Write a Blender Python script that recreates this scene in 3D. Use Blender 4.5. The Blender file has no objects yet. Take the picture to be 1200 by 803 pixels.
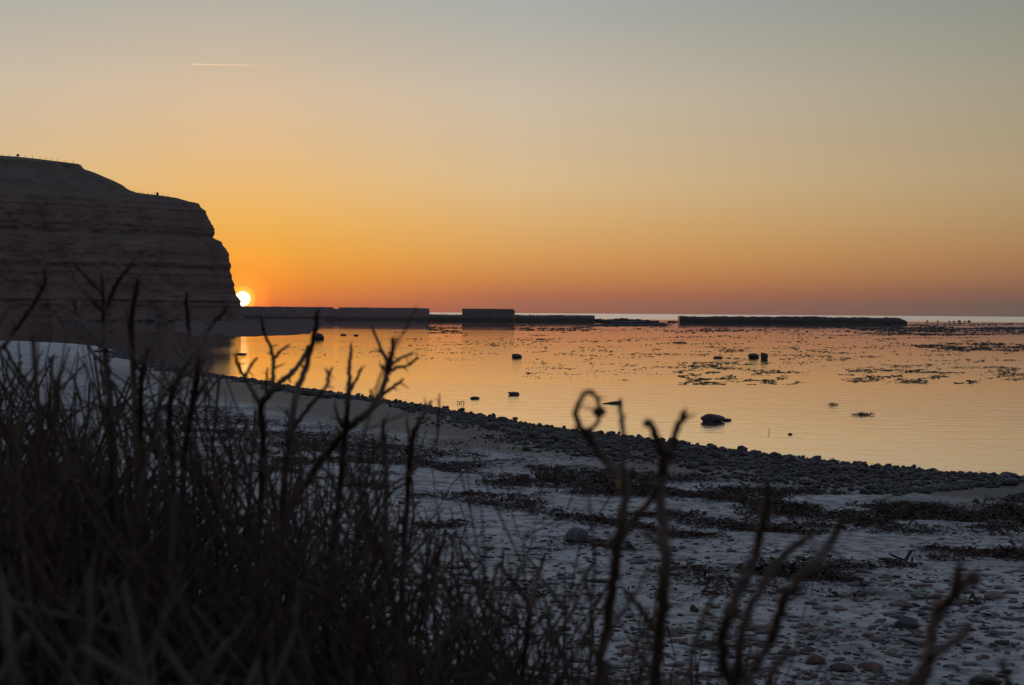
import bpy, math, random
import numpy as np

random.seed(11)
rng = np.random.default_rng(11)
sc = bpy.context.scene
COL = sc.collection
rad = math.radians

# ------------------------------------------------------------------ camera
FPX = 1648.0                       # focal length in pixels of the 1200 px wide photograph
H = 5.0                            # eye height above the water
PITCH = math.atan(34.7 / FPX)
ROLL = rad(0.42)
fwd = np.array([0, math.cos(PITCH), -math.sin(PITCH)])
up0 = np.array([0, math.sin(PITCH), math.cos(PITCH)])
rt0 = np.array([1.0, 0, 0])
RT = math.cos(ROLL) * rt0 + math.sin(ROLL) * up0
UP = -math.sin(ROLL) * rt0 + math.cos(ROLL) * up0
EYE = np.array([0, 0, H])

def ray(px, py):
    return fwd * FPX + RT * (px - 600.0) - UP * (py - 401.5)

def Pz(px, py, z=0.0):
    d = ray(px, py)
    return EYE + d * ((z - H) / d[2])

def Pd(px, py, Y):
    d = ray(px, py)
    return EYE + d * (Y / d[1])

def hz(px):                        # photograph row of the horizon
    return 366.8 + 0.0073 * (px - 600)

cam = bpy.data.cameras.new('camera')
camo = bpy.data.objects.new('camera', cam)
COL.objects.link(camo)
import mathutils
M = mathutils.Matrix(((RT[0], UP[0], -fwd[0], 0), (RT[1], UP[1], -fwd[1], 0), (RT[2], UP[2], -fwd[2], H), (0, 0, 0, 1)))
camo.matrix_world = M
cam.sensor_width = 36.0
cam.lens = 36.0 * FPX / 1200.0
cam.clip_start = 0.05
cam.clip_end = 120000
cam.dof.use_dof = True
cam.dof.focus_distance = 60.0
cam.dof.aperture_fstop = 7.0
sc.camera = camo

# ------------------------------------------------------------------ helpers
def tag(o, label=None, cat=None, group=None, kind=None):
    if label: o['label'] = label
    if cat: o['category'] = cat
    if group: o['group'] = group
    if kind: o['kind'] = kind
    return o

def mesh_np(name, V, F, mat, smooth=True, attrs=None):
    """V (n,3), F list/array of faces (all same size) or list of arrays."""
    V = np.asarray(V, dtype=np.float32)
    Fs = F if isinstance(F, list) else [F]
    Fs = [np.asarray(f, dtype=np.int32) for f in Fs if len(f)]
    me = bpy.data.meshes.new(name)
    me.vertices.add(len(V)); me.vertices.foreach_set('co', V.ravel())
    nl = sum(f.size for f in Fs); nf = sum(len(f) for f in Fs)
    me.loops.add(nl); me.loops.foreach_set('vertex_index', np.concatenate([f.ravel() for f in Fs]))
    me.polygons.add(nf)
    sizes = np.concatenate([np.full(len(f), f.shape[1]) for f in Fs])
    starts = np.concatenate([[0], np.cumsum(sizes)[:-1]]).astype(np.int32)
    me.polygons.foreach_set('loop_start', starts)
    me.polygons.foreach_set('use_smooth', np.full(nf, smooth))
    me.update(calc_edges=True)
    if attrs:
        for k, a in attrs.items():
            at = me.attributes.new(k, 'FLOAT', 'POINT')
            at.data.foreach_set('value', np.asarray(a, dtype=np.float32))
    if mat: me.materials.append(mat)
    return me

def link(name, me, parent=None, loc=None):
    o = bpy.data.objects.new(name, me)
    COL.objects.link(o)
    if loc is not None: o.location = tuple(float(v) for v in loc)
    if parent is not None: o.parent = parent
    return o

def empty(name, loc, label, cat, group=None):
    o = bpy.data.objects.new(name, None)
    COL.objects.link(o)
    o.location = tuple(float(v) for v in loc)
    o.empty_display_size = 0.3
    return tag(o, label, cat, group)

def _hash(ix, iy, iz, seed):
    h = (ix * 374761393 + iy * 668265263 + iz * 2147483647 + seed * 974634777) & 0xFFFFFFFF
    h = ((h ^ (h >> 13)) * 1274126177) & 0xFFFFFFFF
    h = h ^ (h >> 16)
    return (h & 0xFFFFFF) / float(0xFFFFFF)

def vnoise(x, y, z=0.0, seed=0):
    x = np.asarray(x, dtype=np.float64); y = np.asarray(y, dtype=np.float64); z = np.asarray(z, dtype=np.float64) + np.zeros_like(x)
    ix = np.floor(x).astype(np.int64); iy = np.floor(y).astype(np.int64); iz = np.floor(z).astype(np.int64)
    fx = x - ix; fy = y - iy; fz = z - iz
    ux = fx * fx * (3 - 2 * fx); uy = fy * fy * (3 - 2 * fy); uz = fz * fz * (3 - 2 * fz)
    r = 0
    for dx in (0, 1):
        for dy in (0, 1):
            for dz in (0, 1):
                w = (ux if dx else 1 - ux) * (uy if dy else 1 - uy) * (uz if dz else 1 - uz)
                r = r + w * _hash(ix + dx, iy + dy, iz + dz, seed)
    return r * 2 - 1

def fbm(x, y, z=0.0, oct=4, seed=0, gain=0.5):
    r = 0; a = 1.0; n = 0
    for k in range(oct):
        r = r + a * vnoise(x * 2 ** k + 17.3 * k, np.asarray(y) * 2 ** k - 9.1 * k, np.asarray(z) * 2 ** k + 4.7 * k, seed + k)
        n += a; a *= gain
    return r / n

def sstep(a, b, x):
    t = np.clip((x - a) / (b - a), 0, 1)
    return t * t * (3 - 2 * t)

def srgb(r, g, b):
    f = lambda c: c / 12.92 if c <= 0.04045 else ((c + 0.055) / 1.055) ** 2.4
    return (f(r / 255), f(g / 255), f(b / 255), 1)

def catmull(P, n):
    P = np.asarray(P, float)
    Q = np.vstack([2 * P[0] - P[1], P, 2 * P[-1] - P[-2]])
    out = []
    for i in range(1, len(Q) - 2):
        p0, p1, p2, p3 = Q[i - 1], Q[i], Q[i + 1], Q[i + 2]
        for k in range(n):
            t = k / n
            out.append(0.5 * (2 * p1 + (p2 - p0) * t + (2 * p0 - 5 * p1 + 4 * p2 - p3) * t * t + (3 * p1 - p0 - 3 * p2 + p3) * t ** 3))
    out.append(Q[-2])
    return np.array(out)

# ------------------------------------------------------------------ materials
def new_mat(name):
    m = bpy.data.materials.new(name)
    m.use_nodes = True
    nt = m.node_tree
    b = nt.nodes['Principled BSDF']
    return m, nt, b

def node(nt, t, **kw):
    n = nt.nodes.new(t)
    for k, v in kw.items():
        setattr(n, k, v)
    return n

def noise_mat(name, stops, scale=4.0, detail=6, rough=(0.7, 0.95), bump=0.3, bdist=0.02, bscale=None, coord='Object', stretch=(1, 1, 1), rnd=0.0, rnd_attr=None, spec=0.3, rnd_stops=None):
    m, nt, b = new_mat(name)
    L = nt.links.new
    tc = node(nt, 'ShaderNodeTexCoord')
    mp = node(nt, 'ShaderNodeMapping'); mp.inputs['Scale'].default_value = stretch
    L(tc.outputs[coord], mp.inputs['Vector'])
    nz = node(nt, 'ShaderNodeTexNoise'); nz.inputs['Scale'].default_value = scale; nz.inputs['Detail'].default_value = detail; nz.inputs['Roughness'].default_value = 0.6
    L(mp.outputs['Vector'], nz.inputs['Vector'])
    cr = node(nt, 'ShaderNodeValToRGB')
    el = cr.color_ramp.elements
    el[0].position, el[0].color = stops[0][0], tuple(stops[0][1]) + (1,)
    el[1].position, el[1].color = stops[-1][0], tuple(stops[-1][1]) + (1,)
    for p, c in stops[1:-1]:
        e = el.new(p); e.color = tuple(c) + (1,)
    L(nz.outputs['Fac'], cr.inputs['Fac'])
    colour = cr.outputs['Color']
    if rnd_stops:
        if rnd_attr:
            at = node(nt, 'ShaderNodeAttribute'); at.attribute_name = rnd_attr; src = at.outputs['Fac']
        else:
            oi = node(nt, 'ShaderNodeObjectInfo'); src = oi.outputs['Random']
        c2 = node(nt, 'ShaderNodeValToRGB'); c2.color_ramp.interpolation = 'CONSTANT'
        el = c2.color_ramp.elements
        el[0].position, el[0].color = rnd_stops[0][0], tuple(rnd_stops[0][1]) + (1,)
        el[1].position, el[1].color = rnd_stops[-1][0], tuple(rnd_stops[-1][1]) + (1,)
        for p, c in rnd_stops[1:-1]:
            e = el.new(p); e.color = tuple(c) + (1,)
        L(src, c2.inputs['Fac'])
        mx = node(nt, 'ShaderNodeMix', data_type='RGBA', blend_type='MULTIPLY'); mx.inputs['Factor'].default_value = 1
        L(colour, mx.inputs['A']); L(c2.outputs['Color'], mx.inputs['B'])
        colour = mx.outputs['Result']
    L(colour, b.inputs['Base Color'])
    mr = node(nt, 'ShaderNodeMapRange'); mr.inputs['To Min'].default_value = rough[0]; mr.inputs['To Max'].default_value = rough[1]
    L(nz.outputs['Fac'], mr.inputs['Value']); L(mr.outputs['Result'], b.inputs['Roughness'])
    b.inputs['Specular IOR Level'].default_value = spec
    if bump:
        n2 = node(nt, 'ShaderNodeTexNoise'); n2.inputs['Scale'].default_value = bscale or scale * 4; n2.inputs['Detail'].default_value = 5
        L(mp.outputs['Vector'], n2.inputs['Vector'])
        bp = node(nt, 'ShaderNodeBump'); bp.inputs['Strength'].default_value = bump; bp.inputs['Distance'].default_value = bdist
        L(n2.outputs['Fac'], bp.inputs['Height']); L(bp.outputs['Normal'], b.inputs['Normal'])
    return m

STONE_TINTS = [(0, (.8, .47, .37)), (.16, (.8, .8, .85)), (.30, (.38, .33, .33)), (.46, (1.0, .58, .47)), (.58, (.95, .97, 1.0)), (.68, (.32, .27, .26)), (.80, (.55, .36, .32)), (.93, (1.3, 1.15, 1.0))]
M_STONE = noise_mat('stone', [(.3, (.05, .046, .044)), (.7, (.115, .103, .096))], scale=9, bump=.5, bdist=.01, rough=(.55, .85), rnd_stops=STONE_TINTS)
M_STONE_MASS = noise_mat('stone_mass', [(.3, (.045, .042, .04)), (.7, (.11, .1, .094))], scale=9, bump=.4, bdist=.01, rough=(.55, .85), rnd_stops=STONE_TINTS, rnd_attr='rnd')
M_WET = noise_mat('wet_stone', [(.3, (.011, .010, .010)), (.7, (.032, .028, .026))], scale=7, bump=.5, bdist=.015, rough=(.4, .7), spec=.35, rnd_stops=STONE_TINTS)
M_WET_MASS = noise_mat('wet_stone_mass', [(.3, (.009, .008, .008)), (.7, (.028, .024, .022))], scale=7, bump=.4, bdist=.015, rough=(.45, .75), spec=.35, rnd_stops=STONE_TINTS, rnd_attr='rnd')
M_ROCK = noise_mat('seaweed_rock', [(.3, (.016, .015, .012)), (.7, (.045, .038, .03))], scale=5, bump=.8, bdist=.04, rough=(.5, .85))
M_STRIPE = noise_mat('banded_stone', [(.35, (.035, .036, .036)), (.5, (.075, .076, .077)), (.65, (.04, .04, .042))], scale=5, stretch=(2.5, .8, .5), bump=.4)
M_PALE = noise_mat('pale_stone', [(.3, (.40, .30, .18)), (.7, (.55, .42, .27))], scale=8, bump=.3)
M_WHITE = noise_mat('white_stone', [(.3, (.18, .19, .21)), (.7, (.28, .29, .32))], scale=8, bump=.3)
M_WRACK = noise_mat('wrack', [(.3, (.012, .006, .004)), (.62, (.032, .016, .010)), (.8, (.068, .035, .02))], scale=3, bump=.3, rough=(.6, .9), coord='Object', spec=.12)
M_REFL_SLAB = noise_mat('dark_reflection_tone', [(.3, (.07, .05, .044)), (.7, (.12, .088, .078))], scale=.25, bump=1.0, bdist=.5, bscale=.6, rough=(.85, 1.0), spec=.0)  # dark colour stands for the wall and cliff mirrored in the water
M_WEED = noise_mat('floating_weed', [(.3, (.014, .012, .009)), (.7, (.03, .025, .017))], scale=1.5, bump=.3, rough=(.45, .8))
M_WOOD = noise_mat('driftwood', [(.3, (.03, .025, .022)), (.7, (.075, .062, .052))], scale=4, stretch=(.5, 6, 6), bump=.6, rough=(.7, .95))
M_BARK = noise_mat('bark', [(.3, (.020, .012, .008)), (.6, (.043, .026, .018)), (.8, (.072, .047, .033))], scale=60, detail=3, bump=.5, bdist=.002, rough=(.75, .95), spec=.2)
M_LEAF = noise_mat('dry_leaf', [(.3, (.07, .05, .03)), (.7, (.15, .11, .07))], scale=30, bump=.3, rough=(.8, .95), spec=.2)
M_IRON = noise_mat('rusty_iron', [(.3, (.03, .022, .018)), (.7, (.06, .04, .03))], scale=6, bump=.2)

def concrete_mat(c0, c1, c2, name='weathered_hazy_concrete'):
    m, nt, b = new_mat(name)
    L = nt.links.new
    tc = node(nt, 'ShaderNodeTexCoord')
    mp = node(nt, 'ShaderNodeMapping'); mp.inputs['Scale'].default_value = (.4, 1, .8)
    L(tc.outputs['Object'], mp.inputs['Vector'])
    nz = node(nt, 'ShaderNodeTexNoise'); nz.inputs['Scale'].default_value = .5; nz.inputs['Detail'].default_value = 8
    L(mp.outputs['Vector'], nz.inputs['Vector'])
    cr = node(nt, 'ShaderNodeValToRGB')
    cr.color_ramp.elements[0].position = .3; cr.color_ramp.elements[0].color = tuple(c0) + (1,)
    cr.color_ramp.elements[1].position = .7; cr.color_ramp.elements[1].color = tuple(c1) + (1,)
    L(nz.outputs['Fac'], cr.inputs['Fac'])
    # algae below the tide line (stain with its own ragged edge)
    geo = node(nt, 'ShaderNodeNewGeometry'); sx = node(nt, 'ShaderNodeSeparateXYZ'); L(geo.outputs['Position'], sx.inputs['Vector'])
    ad = node(nt, 'ShaderNodeMath', operation='MULTIPLY_ADD'); ad.inputs[1].default_value = 2.0; L(nz.outputs['Fac'], ad.inputs[0]); L(sx.outputs['Z'], ad.inputs[2])
    mr = node(nt, 'ShaderNodeMapRange'); mr.inputs['From Min'].default_value = 2.2; mr.inputs['From Max'].default_value = 3.4
    L(ad.outputs[0], mr.inputs['Value'])
    mx = node(nt, 'ShaderNodeMix', data_type='RGBA'); L(mr.outputs['Result'], mx.inputs['Factor'])
    mx.inputs['A'].default_value = tuple(c2) + (1,); L(cr.outputs['Color'], mx.inputs['B'])
    L(mx.outputs['Result'], b.inputs['Base Color'])
    b.inputs['Roughness'].default_value = .9
    bp = node(nt, 'ShaderNodeBump'); bp.inputs['Strength'].default_value = .6; bp.inputs['Distance'].default_value = .2
    L(nz.outputs['Fac'], bp.inputs['Height']); L(bp.outputs['Normal'], b.inputs['Normal'])
    return m
M_CONC = concrete_mat((.13, .093, .085), (.17, .125, .115), (.065, .05, .043))  # paler: haze and flare over the long wall put into its colour
M_CONC_MID = concrete_mat((.075, .06, .055), (.11, .088, .08), (.04, .033, .028), 'mid_concrete')  # middle tone of the same concrete
M_CONC_DARK = concrete_mat((.045, .037, .034), (.075, .062, .057), (.03, .025, .021), 'dark_concrete')  # same concrete without the haze lift

# ------------------------------------------------------------------ shore line and terrain
SHORE_PX = [(1350, 571), (1200, 561), (1100, 552.5), (980, 540.5), (860, 528), (780, 518), (700, 508), (640, 501), (570, 489), (500, 476.5), (400, 462.5), (300, 446), (215, 433), (170, 420), (140, 411.5), (100, 404), (40, 400.5), (-60, 398), (-200, 395)]
pts = [(150, -45), (60, 22), (32, 38)] + [tuple(Pz(a, b)[:2]) for a, b in SHORE_PX] + [(-200, 262), (-400, 300)]
SH = catmull(pts, 4)

def shore_s(x, y):
    """signed distance from the waterline, positive on land"""
    x = np.asarray(x, float); y = np.asarray(y, float)
    best = np.full(x.shape, 1e18); sgn = np.ones(x.shape)
    for i in range(len(SH) - 1):
        a = SH[i]; d = SH[i + 1] - a; l2 = d @ d
        t = np.clip(((x - a[0]) * d[0] + (y - a[1]) * d[1]) / l2, 0, 1)
        qx = x - a[0] - t * d[0]; qy = y - a[1] - t * d[1]
        dd = qx * qx + qy * qy
        m = dd < best
        best = np.where(m, dd, best)
        sgn = np.where(m, np.sign(d[0] * qy - d[1] * qx), sgn)
    return np.sqrt(best) * sgn      # polyline runs right to left, so land lies on its left side

_test = shore_s(np.array([0.0]), np.array([0.0]))[0]
SIGN = 1.0 if _test > 0 else -1.0

def S(x, y):
    return SIGN * shore_s(x, y)

def ground(x, y, s=None, detail=True):
    x = np.asarray(x, float); y = np.asarray(y, float)
    if s is None: s = S(x, y)
    z = np.where(s < 0, np.maximum(s * .05, -4.0), s * .034)
    z = np.minimum(z, 1.16)
    z = z + 2.2 * sstep(35.0, 43.5, s)
    z = z + .05 * np.exp(-((s - 9) / 2.0) ** 2)
    z = z + .07 * fbm(x / 5.0, y / 5.0, oct=3, seed=3) * sstep(-6, 6, s)
    if detail:
        z = z + .035 * fbm(x / .8, y / .8, oct=5, seed=9, gain=.6) * sstep(-4, 2, s)
    return z

def build_terrain():
    r = np.concatenate([np.geomspace(.5, 9, 60)[:-1], np.geomspace(9, 75, 640)[:-1], np.geomspace(75, 420, 240)[:-1], np.geomspace(420, 9000, 16)])
    az = np.concatenate([np.linspace(-180, -32, 50)[:-1], np.linspace(-32, -23, 40)[:-1], np.linspace(-23, 23, 760)[:-1], np.linspace(23, 32, 40)[:-1], np.linspace(32, 180, 50)[:-1]])
    A, R = np.meshgrid(np.radians(az), r)
    X = R * np.sin(A); Y = R * np.cos(A)
    s = S(X, Y)
    Z = ground(X, Y, s)
    far = sstep(420, 900, R)
    Z = np.where(s > 0, Z, Z - far * 6)
    V = np.stack([X.ravel(), Y.ravel(), Z.ravel()], 1)
    nr, na = len(r), len(az)
    i, j = np.meshgrid(np.arange(nr - 1), np.arange(na), indexing='ij')
    j2 = (j + 1) % na
    F = np.stack([i * na + j, i * na + j2, (i + 1) * na + j2, (i + 1) * na + j], -1).reshape(-1, 4)
    F = F[:, ::-1]
    V = np.vstack([V, [[0, 0, V[0, 2]]]])
    c = len(V) - 1
    k = np.arange(na)
    T = np.stack([k, (k + 1) % na, np.full(na, c)], 1)
    s1 = np.append(s.ravel(), s.ravel()[0])
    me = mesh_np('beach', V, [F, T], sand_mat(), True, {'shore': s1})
    me.flip_normals() if False else None
    o = link('beach', me)
    tag(o, kind='structure')
    return o

def sand_mat():
    m, nt, b = new_mat('sand')
    L = nt.links.new
    geo = node(nt, 'ShaderNodeNewGeometry')
    at = node(nt, 'ShaderNodeAttribute'); at.attribute_name = 'shore'
    n1 = node(nt, 'ShaderNodeTexNoise'); n1.inputs['Scale'].default_value = .35; n1.inputs['Detail'].default_value = 6
    L(geo.outputs['Position'], n1.inputs['Vector'])
    n2 = node(nt, 'ShaderNodeTexNoise'); n2.inputs['Scale'].default_value = 3.0; n2.inputs['Detail'].default_value = 8; n2.inputs['Roughness'].default_value = .65
    L(geo.outputs['Position'], n2.inputs['Vector'])
    n3 = node(nt, 'ShaderNodeTexNoise'); n3.inputs['Scale'].default_value = 22; n3.inputs['Detail'].default_value = 4
    L(geo.outputs['Position'], n3.inputs['Vector'])
    # dry sand: patches
    cr = node(nt, 'ShaderNodeValToRGB')
    e = cr.color_ramp.elements
    e[0].position = .36; e[0].color = (.075, .07, .066, 1)
    e[1].position = .56; e[1].color = (.32, .31, .295, 1)
    L(n2.outputs['Fac'], cr.inputs['Fac'])
    c1 = node(nt, 'ShaderNodeValToRGB')
    e = c1.color_ramp.elements
    e[0].position = .35; e[0].color = (.72, .70, .68, 1)
    e[1].position = .65; e[1].color = (1, 1, 1, 1)
    L(n1.outputs['Fac'], c1.inputs['Fac'])
    mx = node(nt, 'ShaderNodeMix', data_type='RGBA', blend_type='MULTIPLY'); mx.inputs['Factor'].default_value = 1
    L(cr.outputs['Color'], mx.inputs['A']); L(c1.outputs['Color'], mx.inputs['B'])
    # wet band by the water
    j = node(nt, 'ShaderNodeMath', operation='MULTIPLY_ADD'); j.inputs[1].default_value = 7.0
    L(n1.outputs['Fac'], j.inputs[0]); L(at.outputs['Fac'], j.inputs[2])
    w = node(nt, 'ShaderNodeMapRange'); w.inputs['From Min'].default_value = 11.0; w.inputs['From Max'].default_value = 15.0
    L(j.outputs[0], w.inputs['Value'])
    mw = node(nt, 'ShaderNodeMix', data_type='RGBA'); mw.inputs['A'].default_value = (.04, .035, .032, 1)
    L(w.outputs['Result'], mw.inputs['Factor']); L(mx.outputs['Result'], mw.inputs['B'])
    # far left of the bay: sky sheen of wet sand painted as a paler tone
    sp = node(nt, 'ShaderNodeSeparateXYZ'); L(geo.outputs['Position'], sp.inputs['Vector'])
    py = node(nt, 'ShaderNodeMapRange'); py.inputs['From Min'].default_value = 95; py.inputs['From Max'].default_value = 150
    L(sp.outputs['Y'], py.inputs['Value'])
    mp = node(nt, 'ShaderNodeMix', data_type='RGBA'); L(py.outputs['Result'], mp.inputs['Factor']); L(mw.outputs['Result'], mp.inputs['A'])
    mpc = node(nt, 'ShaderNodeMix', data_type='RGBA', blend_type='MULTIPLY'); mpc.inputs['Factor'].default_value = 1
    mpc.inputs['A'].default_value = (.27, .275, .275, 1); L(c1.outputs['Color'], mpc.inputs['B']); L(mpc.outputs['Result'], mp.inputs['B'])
    L(mp.outputs['Result'], b.inputs['Base Color'])
    rr = node(nt, 'ShaderNodeMapRange'); rr.inputs['To Min'].default_value = .62; rr.inputs['To Max'].default_value = .85
    L(w.outputs['Result'], rr.inputs['Value']); L(rr.outputs['Result'], b.inputs['Roughness'])
    b.inputs['Specular IOR Level'].default_value = .2
    bp = node(nt, 'ShaderNodeBump'); bp.inputs['Strength'].default_value = 1.0; bp.inputs['Distance'].default_value = .10
    L(n2.outputs['Fac'], bp.inputs['Height'])
    b2 = node(nt, 'ShaderNodeBump'); b2.inputs['Strength'].default_value = .5; b2.inputs['Distance'].default_value = .012
    L(n3.outputs['Fac'], b2.inputs['Height']); L(bp.outputs['Normal'], b2.inputs['Normal']); L(b2.outputs['Normal'], b.inputs['Normal'])
    return m

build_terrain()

# ------------------------------------------------------------------ sea
def sea_mat():
    m, nt, b = new_mat('sea_water')
    L = nt.links.new
    geo = node(nt, 'ShaderNodeNewGeometry')
    mp = node(nt, 'ShaderNodeMapping'); mp.inputs['Scale'].default_value = (.45, 1.0, 1); mp.inputs['Rotation'].default_value = (0, 0, rad(12))
    L(geo.outputs['Position'], mp.inputs['Vector'])
    n1 = node(nt, 'ShaderNodeTexNoise'); n1.inputs['Scale'].default_value = .9; n1.inputs['Detail'].default_value = 3; n1.inputs['Roughness'].default_value = .55
    L(mp.outputs['Vector'], n1.inputs['Vector'])
    mp2 = node(nt, 'ShaderNodeMapping'); mp2.inputs['Scale'].default_value = (.006, .02, 1)
    L(geo.outputs['Position'], mp2.inputs['Vector'])
    n2 = node(nt, 'ShaderNodeTexNoise'); n2.inputs['Scale'].default_value = 1.0; n2.inputs['Detail'].default_value = 4
    L(mp2.outputs['Vector'], n2.inputs['Vector'])
    st = node(nt, 'ShaderNodeMapRange'); st.inputs['From Min'].default_value = .35; st.inputs['From Max'].default_value = .7
    st.inputs['To Min'].default_value = .10; st.inputs['To Max'].default_value = .42
    L(n2.outputs['Fac'], st.inputs['Value'])
    bp = node(nt, 'ShaderNodeBump'); bp.inputs['Distance'].default_value = .10
    sp0 = node(nt, 'ShaderNodeSeparateXYZ'); L(geo.outputs['Position'], sp0.inputs['Vector'])
    lee = node(nt, 'ShaderNodeMapRange'); lee.inputs['From Min'].default_value = 130; lee.inputs['From Max'].default_value = 480
    lee.inputs['To Min'].default_value = 1; lee.inputs['To Max'].default_value = .12; L(sp0.outputs['Y'], lee.inputs['Value'])
    stm = node(nt, 'ShaderNodeMath', operation='MULTIPLY'); L(st.outputs['Result'], stm.inputs[0]); L(lee.outputs['Result'], stm.inputs[1])
    L(stm.outputs[0], bp.inputs['Strength']); L(n1.outputs['Fac'], bp.inputs['Height'])
    n5 = node(nt, 'ShaderNodeTexNoise'); n5.inputs['Scale'].default_value = 5.0; n5.inputs['Detail'].default_value = 3
    L(mp.outputs['Vector'], n5.inputs['Vector'])
    bp2 = node(nt, 'ShaderNodeBump'); bp2.inputs['Distance'].default_value = .022; L(stm.outputs[0], bp2.inputs['Strength'])
    L(n5.outputs['Fac'], bp2.inputs['Height']); L(bp.outputs['Normal'], bp2.inputs['Normal']); L(bp2.outputs['Normal'], b.inputs['Normal'])
    sp = node(nt, 'ShaderNodeSeparateXYZ'); L(geo.outputs['Position'], sp.inputs['Vector'])
    # open sea beyond the breakwaters is wind-roughened, the bay is calm
    fr = node(nt, 'ShaderNodeMapRange'); fr.inputs['From Min'].default_value = 1000; fr.inputs['From Max'].default_value = 1500
    fr.inputs['To Min'].default_value = .02; fr.inputs['To Max'].default_value = .22
    L(sp.outputs['Y'], fr.inputs['Value']); L(fr.outputs['Result'], b.inputs['Roughness'])
    b.inputs['Base Color'].default_value = (.085, .09, .085, 1)
    b.inputs['IOR'].default_value = 1.6
    g = node(nt, 'ShaderNodeBsdfGlossy'); g.inputs['Color'].default_value = (.97, .97, .98, 1)
    L(fr.outputs['Result'], g.inputs['Roughness']); L(bp2.outputs['Normal'], g.inputs['Normal'])
    ms = node(nt, 'ShaderNodeMixShader'); ms.inputs['Fac'].default_value = .88
    L(b.outputs[0], ms.inputs[1]); L(g.outputs[0], ms.inputs[2]); L(ms.outputs[0], nt.nodes['Material Output'].inputs['Surface'])
    return m

def build_sea():
    xs = np.array([-60000, -8000, -1500, -400, 0, 400, 1500, 8000, 60000.0])
    ys = np.array([-300, 0, 60, 150, 400, 1000, 3000, 12000, 70000.0])
    X, Y = np.meshgrid(xs, ys)
    V = np.stack([X.ravel(), Y.ravel(), np.zeros(X.size)], 1)
    n = len(xs)
    i, j = np.meshgrid(np.arange(len(ys) - 1), np.arange(n - 1), indexing='ij')
    F = np.stack([i * n + j, i * n + j + 1, (i + 1) * n + j + 1, (i + 1) * n + j], -1).reshape(-1, 4)
    o = link('sea', mesh_np('sea', V, F, sea_mat()))
    tag(o, kind='structure')
build_sea()

# ------------------------------------------------------------------ rocks and stones
def ico(sub):
    import bmesh
    bm = bmesh.new(); bmesh.ops.create_icosphere(bm, subdivisions=sub, radius=1)
    V = np.array([v.co[:] for v in bm.verts]); F = np.array([[v.index for v in f.verts] for f in bm.faces])
    bm.free(); return V, F
ICO1, ICO2, ICO3 = ico(1), ico(2), ico(3)
ICO4 = ico(4)

def rock_verts(base, seed, rough=.35, freq=1.1, power=1.0, crisp=.0):
    V = base[0].copy()
    n = fbm(V[:, 0] * freq + seed * 3.7, V[:, 1] * freq, V[:, 2] * freq, oct=4, seed=seed)
    V = V * (1 + rough * n)[:, None]
    # plane cuts give broken faces
    r2 = np.random.default_rng(seed + 500)
    for k in range(int(3 + 7 * crisp)):
        d = r2.normal(size=3); d /= np.linalg.norm(d)
        lim = r2.uniform(.62, .95)
        p = V @ d
        V = V - np.maximum(p - lim, 0)[:, None] * d * (.85)
    return V

def rock_mesh(name, base, seed, dims, mat, **kw):
    V = rock_verts(base, seed, **kw)
    V = V / np.abs(V).max(0)
    V = V * (np.array(dims) / 2)
    return mesh_np(name, V, base[1], mat, True)

# stones of the sand: slabs and cobbles, the largest as things, the rest as one mass
SLAB = [rock_mesh('stone', ICO3, 20 + k, (1, .62, .20 + .012 * k), M_STONE, crisp=1.6, rough=.45) for k in range(10)]
COBB = [rock_mesh('cobble', ICO3, 60 + k, (1, .8, .62), M_WET, crisp=.6, rough=.3) for k in range(10)]

def sample_view(n, x0, x1, y0, y1, zf=.8):
    px = rng.uniform(x0, x1, n); py = rng.uniform(y0, y1, n)
    out = np.array([Pz(a, b, zf)[:2] for a, b in zip(px, py)])
    return out, px, py

# -- individual slabs on the near sand
cand, cpx, cpy = sample_view(4200, 380, 1260, 585, 830, 1.0)
sv = S(cand[:, 0], cand[:, 1])
zones = fbm(cand[:, 0] / 2.2, cand[:, 1] / 2.2, oct=2, seed=31)
prob = sstep(19, 25, sv) * (1 - sstep(35.5, 37, sv)) * np.clip(.4 + 1.3 * zones, .06, 1) * np.clip(.35 + .65 * sstep(560, 860, cpx), 0, 1)
keep = rng.random(len(cand)) < prob * .85
cand = cand[keep]; sv = sv[keep]
size = np.exp(rng.normal(math.log(.12), .55, len(cand)))
size = np.clip(size, .06, .44)
order = np.argsort(-size / np.hypot(cand[:, 0], cand[:, 1]))
N_TH = 215
LBL_S = 'flat sandstone slab half sunk in the pale sand of the near beach'
TH_GR = 'flat stones scattered over the near sand'
placed = []
zz = ground(cand[:, 0], cand[:, 1])
for q in order[:N_TH]:
    x, y = cand[q]; sz = size[q]
    o = link('stone', SLAB[int(rng.integers(10))])
    o.location = (x, y, zz[q] + .03 * sz)
    o.rotation_euler = (rng.normal(0, .08), rng.normal(0, .08), rng.normal(0, .5))
    o.scale = (sz * rng.uniform(.9, 1.4), sz * rng.uniform(.8, 1.3), sz * rng.uniform(.6, 1.2))
    tag(o, LBL_S, 'stone', TH_GR)
REST = cand[order[N_TH:]]; REST_S = size[order[N_TH:]]

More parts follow.
